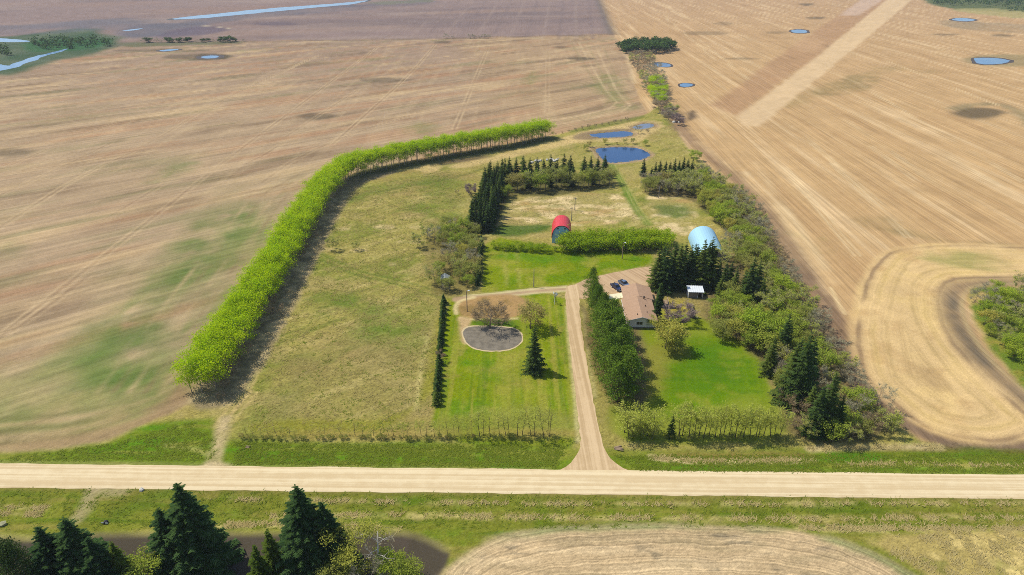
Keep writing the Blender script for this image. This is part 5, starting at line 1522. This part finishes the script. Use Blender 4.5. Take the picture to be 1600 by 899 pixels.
# ------------------------------------------------------------------ vehicles
def pickup(px, py, rz, body, label):
    x, y = P(px, py)
    T = thing('pickup_truck', label, 'truck', (x, y, .03), rz)
    b = MB()
    b.prism([(-2.75, .45), (2.7, .45), (2.72, .95), (2.6, 1.08), (1.15, 1.14), (-2.75, 1.10)], -.95, .95)
    bo = b.build('body', body, T)
    c_ = MB()
    c_.add([(-.95, -.9, 1.115), (1.3, -.9, 1.14), (1.3, .9, 1.14), (-.95, .9, 1.115), (-.75, -.74, 1.78), (.55, -.74, 1.78), (.55, .74, 1.78), (-.75, .74, 1.78)],
           [(0, 1, 5, 4), (1, 2, 6, 5), (2, 3, 7, 6), (3, 0, 4, 7)])
    c_.build('window', M_GLASS, T)
    c_ = MB(); c_.box(-.78, .58, -.76, .76, 1.782, 1.85); c_.build('cab_roof', body, T)
    c_ = MB(); c_.box(-2.66, -1.08, -.82, .82, 1.104, 1.13); c_.build('truck_bed', M_RUBBER, T)
    for sg in (-1, 1):
        c_ = MB(); c_.box(-2.75, -1.0, sg * .9 - .05, sg * .9 + .05, 1.102, 1.32); c_.build('bed_side', body, T)
        c_ = MB(); c_.box(2.66, 2.76, sg * .7 - .18, sg * .7 + .18, .78, .98); c_.build('headlight', M_WHITE, T)
        for xw in (-1.75, 1.75):
            w_ = MB(); w_.tube([(xw, sg * .78, .38), (xw, sg * 1.0, .38)], [.39, .39], 14); ty = w_.build('wheel', M_RUBBER, T)
            w_ = MB(); w_.tube([(xw, sg * .95, .38), (xw, sg * 1.03, .38)], [.22, .2], 10); w_.build('rim', M_SHED, ty)
    c_ = MB(); c_.box(2.72, 2.84, -.85, .85, .42, .62); c_.build('bumper', M_SHED, T)
    return T
pickup(963, 451.5, R(-64), simple_mat('navy_paint', col(36, 48, 92), .3, .05, 2, spec=.6), 'dark navy pickup truck parked nearest the pines')
pickup(975, 446, R(-62), simple_mat('greyblue_paint', col(104, 122, 150), .3, .05, 2, spec=.6), 'grey-blue pickup truck with dark windows parked next to the garage')

# ------------------------------------------------------------------ poles, ornament, clutter
def pole(px, py, h, lamp, label, arm=False):
    x, y = P(px, py)
    T = thing('light_pole' if lamp else 'utility_pole', label, 'pole', (x, y, 0), R(20))
    b = MB(); b.tube([(0, 0, -.3), (0, 0, h)], [.18, .13], 8); b.build('post', M_GREY if not lamp else M_TIMBER, T)
    if lamp:
        b = MB(); b.tube([(0, 0, h - .2), (.5, 0, h + .15), (.9, 0, h + .15)], [.05, .05, .05], 5); b.build('arm', M_SHED, T)
        b = MB(); b.tube([(.9, 0, h + .25), (.9, 0, h + .1), (.9, 0, h - .05)], [.12, .3, .34], 10); b.build('lamp_head', M_SHED, T)
    if arm:
        b = MB(); b.box(-.9, .9, -.06, .06, h - .6, h - .45); b.build('crossarm', M_GREY, T)
pole(730, 487, height_of(487, 455), True, 'yard light pole standing on the round tan circle by the garden')
pole(972, 405, height_of(405, 380), True, 'yard light pole with white lamp in front of the tall hedge')
pole(834, 449, height_of(449, 421), False, 'slim grey pole on the back lawn above the ring track')
pole(893, 345, height_of(345, 324), False, 'short grey pole just behind the red barn', True)
pole(898, 329, height_of(329, 309), False, 'grey pole farther back in the dry meadow behind the barn', True)
pole(1029, 310, height_of(310, 291), False, 'thin grey pole at the far right of the dry meadow')
# yard windmill
wx, wy_ = P(867, 475)
Wm = thing('yard_windmill', 'small white-headed yard windmill on dark legs beside the driveway junction', 'windmill', (wx, wy_, 0), R(25))
hh = 3.6
for a in range(4):
    c_, s2 = math.cos(a * math.pi / 2 + .78), math.sin(a * math.pi / 2 + .78)
    b = MB(); b.tube([(c_ * .85, s2 * .85, -.1), (c_ * .1, s2 * .1, hh)], [.06, .05], 5); b.build('leg', M_DARK if a != 2 else M_SHED, Wm)
b = MB()
for z, r_ in ((.9, .66), (1.8, .46), (2.7, .28)):
    for a in range(4):
        p0 = (math.cos(a * math.pi / 2 + .78) * r_, math.sin(a * math.pi / 2 + .78) * r_, z); p1 = (math.cos((a + 1) * math.pi / 2 + .78) * r_, math.sin((a + 1) * math.pi / 2 + .78) * r_, z)
        b.tube([p0, p1], [.03, .03], 4)
b.build('brace', M_DARK, Wm)
for k in range(8):
    a = k * math.pi / 4
    b = MB(); p = lambda r_, da: (math.cos(a + da) * r_, -.32 + da * .3, hh + .25 + math.sin(a + da) * r_)
    b.add([p(.15, -.2), p(.85, -.26), p(.85, .26), p(.15, .2)], [(0, 1, 2, 3)])
    b.add([tuple(np.array(p(.15, -.2)) + (0, .04, 0)), tuple(np.array(p(.85, -.26)) + (0, .04, 0)), tuple(np.array(p(.85, .26)) + (0, .04, 0)), tuple(np.array(p(.15, .2)) + (0, .04, 0))], [(3, 2, 1, 0)])
    b.build('blade', M_SHED, Wm)
b = MB(); b.box(-.03, .03, -.3, 1.1, hh + .2, hh + .28); b.box(-.02, .02, .7, 1.6, hh - .1, hh + .6); b.build('tail', M_SHED, Wm)

def rocks(name, px, py, n, size, label, cat, m=M_ROCK, spread=1.2):
    x, y = P(px, py)
    T = thing(name, label, cat, (x, y, gz(x, y)))
    g = np.random.default_rng(int(px))
    for k in range(n):
        c0 = np.array([g.normal(0, spread), g.normal(0, spread * .7), size * .3])
        u_, vv = [], []
        s = size * g.uniform(.5, 1.1)
        vs_ = []
        for i in range(4):
            th = math.pi * (i + .5) / 4
            for j in range(6):
                ph = 2 * math.pi * j / 6
                rr = s * g.uniform(.75, 1.15)
                vs_.append(c0 + np.array([rr * math.sin(th) * math.cos(ph), rr * math.sin(th) * math.sin(ph), rr * .7 * math.cos(th)]))
        fs_ = [(i * 6 + j, (i + 1) * 6 + j, (i + 1) * 6 + (j + 1) % 6, i * 6 + (j + 1) % 6) for i in range(3) for j in range(6)]
        fs_ += [tuple(range(6)), tuple(range(23, 17, -1))]
        new_obj('rock', vs_, fs_, m, T)
rocks('rock_pile', 842, 253, 6, 1.1, 'pale rock pile behind the spruce row, left one', 'rocks', spread=1.8)
rocks('rock_pile', 867, 250, 7, 1.1, 'larger pale rock pile behind the spruce row, right one', 'rocks', spread=2.0)
rocks('boulder', 5, 819, 1, 1.1, 'flat pale boulder in the ditch grass at the left edge', 'boulder', simple_mat('mossy_rock', col(176, 172, 130), .9, .2, 2), .1)
rocks('boulder', 221, 766, 1, .6, 'small pale stone on the grass just below the road', 'stone', spread=.1)
rocks('boulder', 1050, 192, 3, 1.4, 'pale stones at the field corner beyond the ponds', 'rocks', spread=2.0)
# dark scrap with two white pieces in the ditch
x, y = P(165, 817)
T = thing('scrap_heap', 'small black heap with two white scraps lying in the south ditch', 'scrap', (x, y, gz(x, y)))
b = MB(); b.prism([(-.5, 0), (.5, 0), (.42, .45), (.1, .62), (-.3, .5)], -.35, .35); b.build('dark_lump', M_RUBBER, T)
for sx_, sz in ((-.4, .5), (.45, .3)):
    b = MB(); b.box(sx_ - .28, sx_ + .28, -.42, -.36, sz - .15, sz + .16); b.build('white_scrap', M_SHED, T)
# logs and fallen branches
def logs(px, py, n, label, L=2.6, r=.16, m=M_TIMBER, rz=.1):
    x, y = P(px, py)
    T = thing('log_pile', label, 'logs', (x, y, gz(x, y) + .05), rz)
    g = random.Random(int(px))
    for k in range(n):
        a = g.uniform(-.35, .35); yy = (k - n / 2) * .32; l = L * g.uniform(.6, 1)
        b = MB(); b.tube([(-l / 2 * math.cos(a), yy - l / 2 * math.sin(a), .15), (l / 2 * math.cos(a), yy + l / 2 * math.sin(a), .2 + .1 * (k % 2))], [r, r * .85], 7); b.build('log', m, T)
logs(966, 699, 5, 'few grey logs lying in the grass at the driveway corner')
logs(387, 697, 3, 'pale cut branches lying on the ditch grass near the field approach', 1.6, .1)
M_BRUSH = simple_mat('brush', col(104, 84, 74), .9, .2, 3)
def brush(px, py, label, s=1.0, n=26):
    x, y = P(px, py)
    T = thing('fallen_branches', label, 'branches', (x, y, 0))
    g = random.Random(int(px)); b = MB()
    st = MB(); st.tube([(-2.6 * s, .2, .3), (0, 0, .35), (2.8 * s, -.3, .15)], [.22, .18, .06], 6); st.build('stem', M_BRUSH, T)
    for k in range(n):
        p = Vector((g.uniform(-2.2, 2.4) * s, g.gauss(0, .3), .3)); a = g.uniform(0, 6.28); l = g.uniform(.8, 2.4) * s
        b.tube([p, p + Vector((math.cos(a) * l, math.sin(a) * l, g.uniform(.1, .9)))], [.07, .015], 3)
    b.build('branch', M_BRUSH, T)
brush(1313, 537, 'larger dark fallen branches on the worked field edge', 1.2, 40)
brush(1331, 578, 'smaller dark fallen branches below the larger ones on the field edge', .9, 26)

# grey undergrowth on the inner side of the shelterbelt
for i, (p, d) in enumerate(along([(340, 620), (382, 560), (423, 493), (457, 430), (494, 356), (526, 308)], 3.4)):
    if RND.random() < .75:
        tree_at('brown' if RND.random() < .5 else 'grey', p[0] + RND.gauss(0, 1.6) - 1.0, p[1] + RND.gauss(0, .8), RND.uniform(1.8, 4.2), 'low leafless undergrowth shrub on the inner side of the long shelterbelt', 'undergrowth inside the shelterbelt', 1.3, name='undergrowth_shrub', cat='shrub')

# ------------------------------------------------------------------ grass that nobody could count
def tufts(name, pts, m, h, w, blades=4, seed=1):
    g = np.random.default_rng(seed)
    n = len(pts)
    z = zone_h(pts[:, 0], pts[:, 1])
    V = np.zeros((n, blades, 3, 3))
    for k in range(blades):
        a = np.where(g.uniform(size=n) < .65, R(52), R(128)) + g.normal(0, .45, n)
        l = h * g.uniform(.5, 1.5, n); up = l * g.uniform(.12, .4, n)
        ca, sa = np.cos(a), np.sin(a)
        ox, oy = g.normal(0, l * .5), g.normal(0, l * .5)
        ww = w * g.uniform(.4, 1.0, n)
        zb = z + .015 + .02 * k
        V[:, k, 0] = np.stack([pts[:, 0] + ox - sa * ww, pts[:, 1] + oy + ca * ww, zb], 1)
        V[:, k, 1] = np.stack([pts[:, 0] + ox + sa * ww, pts[:, 1] + oy - ca * ww, zb], 1)
        V[:, k, 2] = np.stack([pts[:, 0] + ox + ca * l, pts[:, 1] + oy + sa * l, zb + up], 1)
    v = V.reshape(-1, 3)
    me = tris_mesh(name, v, np.arange(len(v)).reshape(-1, 3), m)
    o = bpy.data.objects.new(name, me); C.objects.link(o)
    return tag(o, kind='stuff')
T_STRAW = foliage('dry_blades', col(196, 176, 110), col(228, 208, 144), .3)
T_GREEN = foliage('green_blades', col(112, 132, 34), col(156, 166, 62), .3)
T_TAN = foliage('tan_blades', col(164, 150, 82), col(212, 194, 124), .3)
def strip_pts(pl, width, n, seed, clump=2.0, thr=0.0):
    q = P_arr(pl); g = np.random.default_rng(seed)
    seg = np.hypot(*np.diff(q, axis=0).T); cum = np.concatenate([[0], np.cumsum(seg)])
    s = g.uniform(0, cum[-1], n); i = np.clip(np.searchsorted(cum, s, 'right') - 1, 0, len(seg) - 1)
    t = (s - cum[i]) / seg[i]
    p = q[i] + (q[i + 1] - q[i]) * t[:, None]
    p[:, 1] += g.normal(0, width, n); p[:, 0] += g.normal(0, width, n)
    return p[fbm(p[:, 0] / clump, p[:, 1] / clump, 2, seed) > thr]
def area_pts(poly, n, seed, clump=3.0, thr=0.0):
    q = P_arr(poly); g = np.random.default_rng(seed)
    lo, hi = q.min(0), q.max(0)
    p = np.stack([g.uniform(lo[0], hi[0], n), g.uniform(lo[1], hi[1], n)], 1)
    p = p[poly_sdf(q, p[:, 0], p[:, 1]) > 0]
    return p[fbm(p[:, 0] / clump, p[:, 1] / clump, 3, seed) > thr]
dry = np.concatenate([strip_pts(POND + POND[:1], .9, 900, 41, 3, -.1), strip_pts(POND2 + POND2[:1], .9, 700, 42, 3, -.1), strip_pts(POND3 + POND3[:1], .8, 400, 43, 3, -.1), strip_pts([(330, 778), (600, 782), (900, 786), (1620, 787)], .22, 1700, 1, 1.2, .1), strip_pts([(420, 803), (640, 802), (900, 806), (1250, 808), (1620, 806)], .3, 1700, 2, 1.5, .1),
                      strip_pts([(1250, 824), (1400, 824), (1620, 826)], .5, 1100, 3, 1.5, 0), strip_pts([(330, 822), (440, 818), (620, 827)], .5, 900, 4, 1.5, 0), strip_pts([(-20, 790), (70, 791)], .3, 250, 5, 1.5, 0), strip_pts([(-20, 800), (60, 801)], .3, 250, 6, 1.5, 0),
                      area_pts([(1400, 836), (1620, 830), (1620, 915), (1500, 915), (1390, 870)], 2600, 7, 2.5, 0), strip_pts([(1018, 713), (1060, 718), (1130, 720), (1270, 718)], .3, 700, 8, 2, -.2), strip_pts([(1310, 726), (1400, 724), (1620, 728)], .4, 600, 9, 1.5, 0),
                      strip_pts([(1265, 700), (1380, 697), (1470, 698)], .5, 500, 10, 2, 0), area_pts([(800, 310), (960, 302), (1010, 345), (850, 352), (785, 355)], 2600, 11, 3, .05), area_pts([(880, 226), (1000, 222), (1040, 192), (985, 188), (900, 205), (860, 220)], 2500, 12, 4, 0)])
tufts('dry_grass', dry, T_STRAW, .75, .12, 3, 1)
PASTP = [(400, 600), (440, 520), (500, 400), (545, 300), (700, 265), (735, 300), (690, 350), (665, 460), (690, 470), (672, 676), (380, 676)]
tufts('pasture_grass', np.concatenate([area_pts(PASTP, 22000, 21, 2.6, .05), area_pts([(640, 262), (900, 232), (910, 262), (760, 270), (735, 300)], 2600, 22, 3, 0), area_pts([(1010, 250), (1060, 215), (1085, 250), (1040, 262)], 900, 23, 3, 0)]), T_TAN, 1.1, .09, 2, 2)
tufts('green_grass', np.concatenate([area_pts(PASTP, 14000, 31, 2.6, .15), area_pts([(-100, 764), (0, 764), (800, 774), (1700, 782), (1700, 822), (1300, 820), (800, 826), (620, 826), (0, 830), (-100, 830)], 9000, 32, 1.6, .05), area_pts([(0, 715), (170, 692), (300, 660), (340, 690), (330, 720), (0, 722)], 4000, 33, 2, -.3), area_pts([(365, 690), (890, 694), (870, 732), (365, 726)], 7000, 34, 2, -.3), area_pts([(960, 710), (1620, 708), (1620, 740), (1000, 738)], 6000, 35, 2, -.3)]), T_GREEN, .55, .10, 3, 3)

# ------------------------------------------------------------------ the air between here and the far fields
hz = MB(); hz.box(-11500, 11500, -700, 11800, -3.0, 121.0)
hm, nt, out = mat_base('haze_air')
pv = nt.nodes.new('ShaderNodeVolumePrincipled')
pv.inputs['Color'].default_value = (.80, .86, 1.0, 1)
pv.inputs['Density'].default_value = HAZE
pv.inputs['Anisotropy'].default_value = .2
nt.links.new(pv.outputs[0], out.inputs['Volume'])
tag(hz.build('haze', hm), kind='stuff')
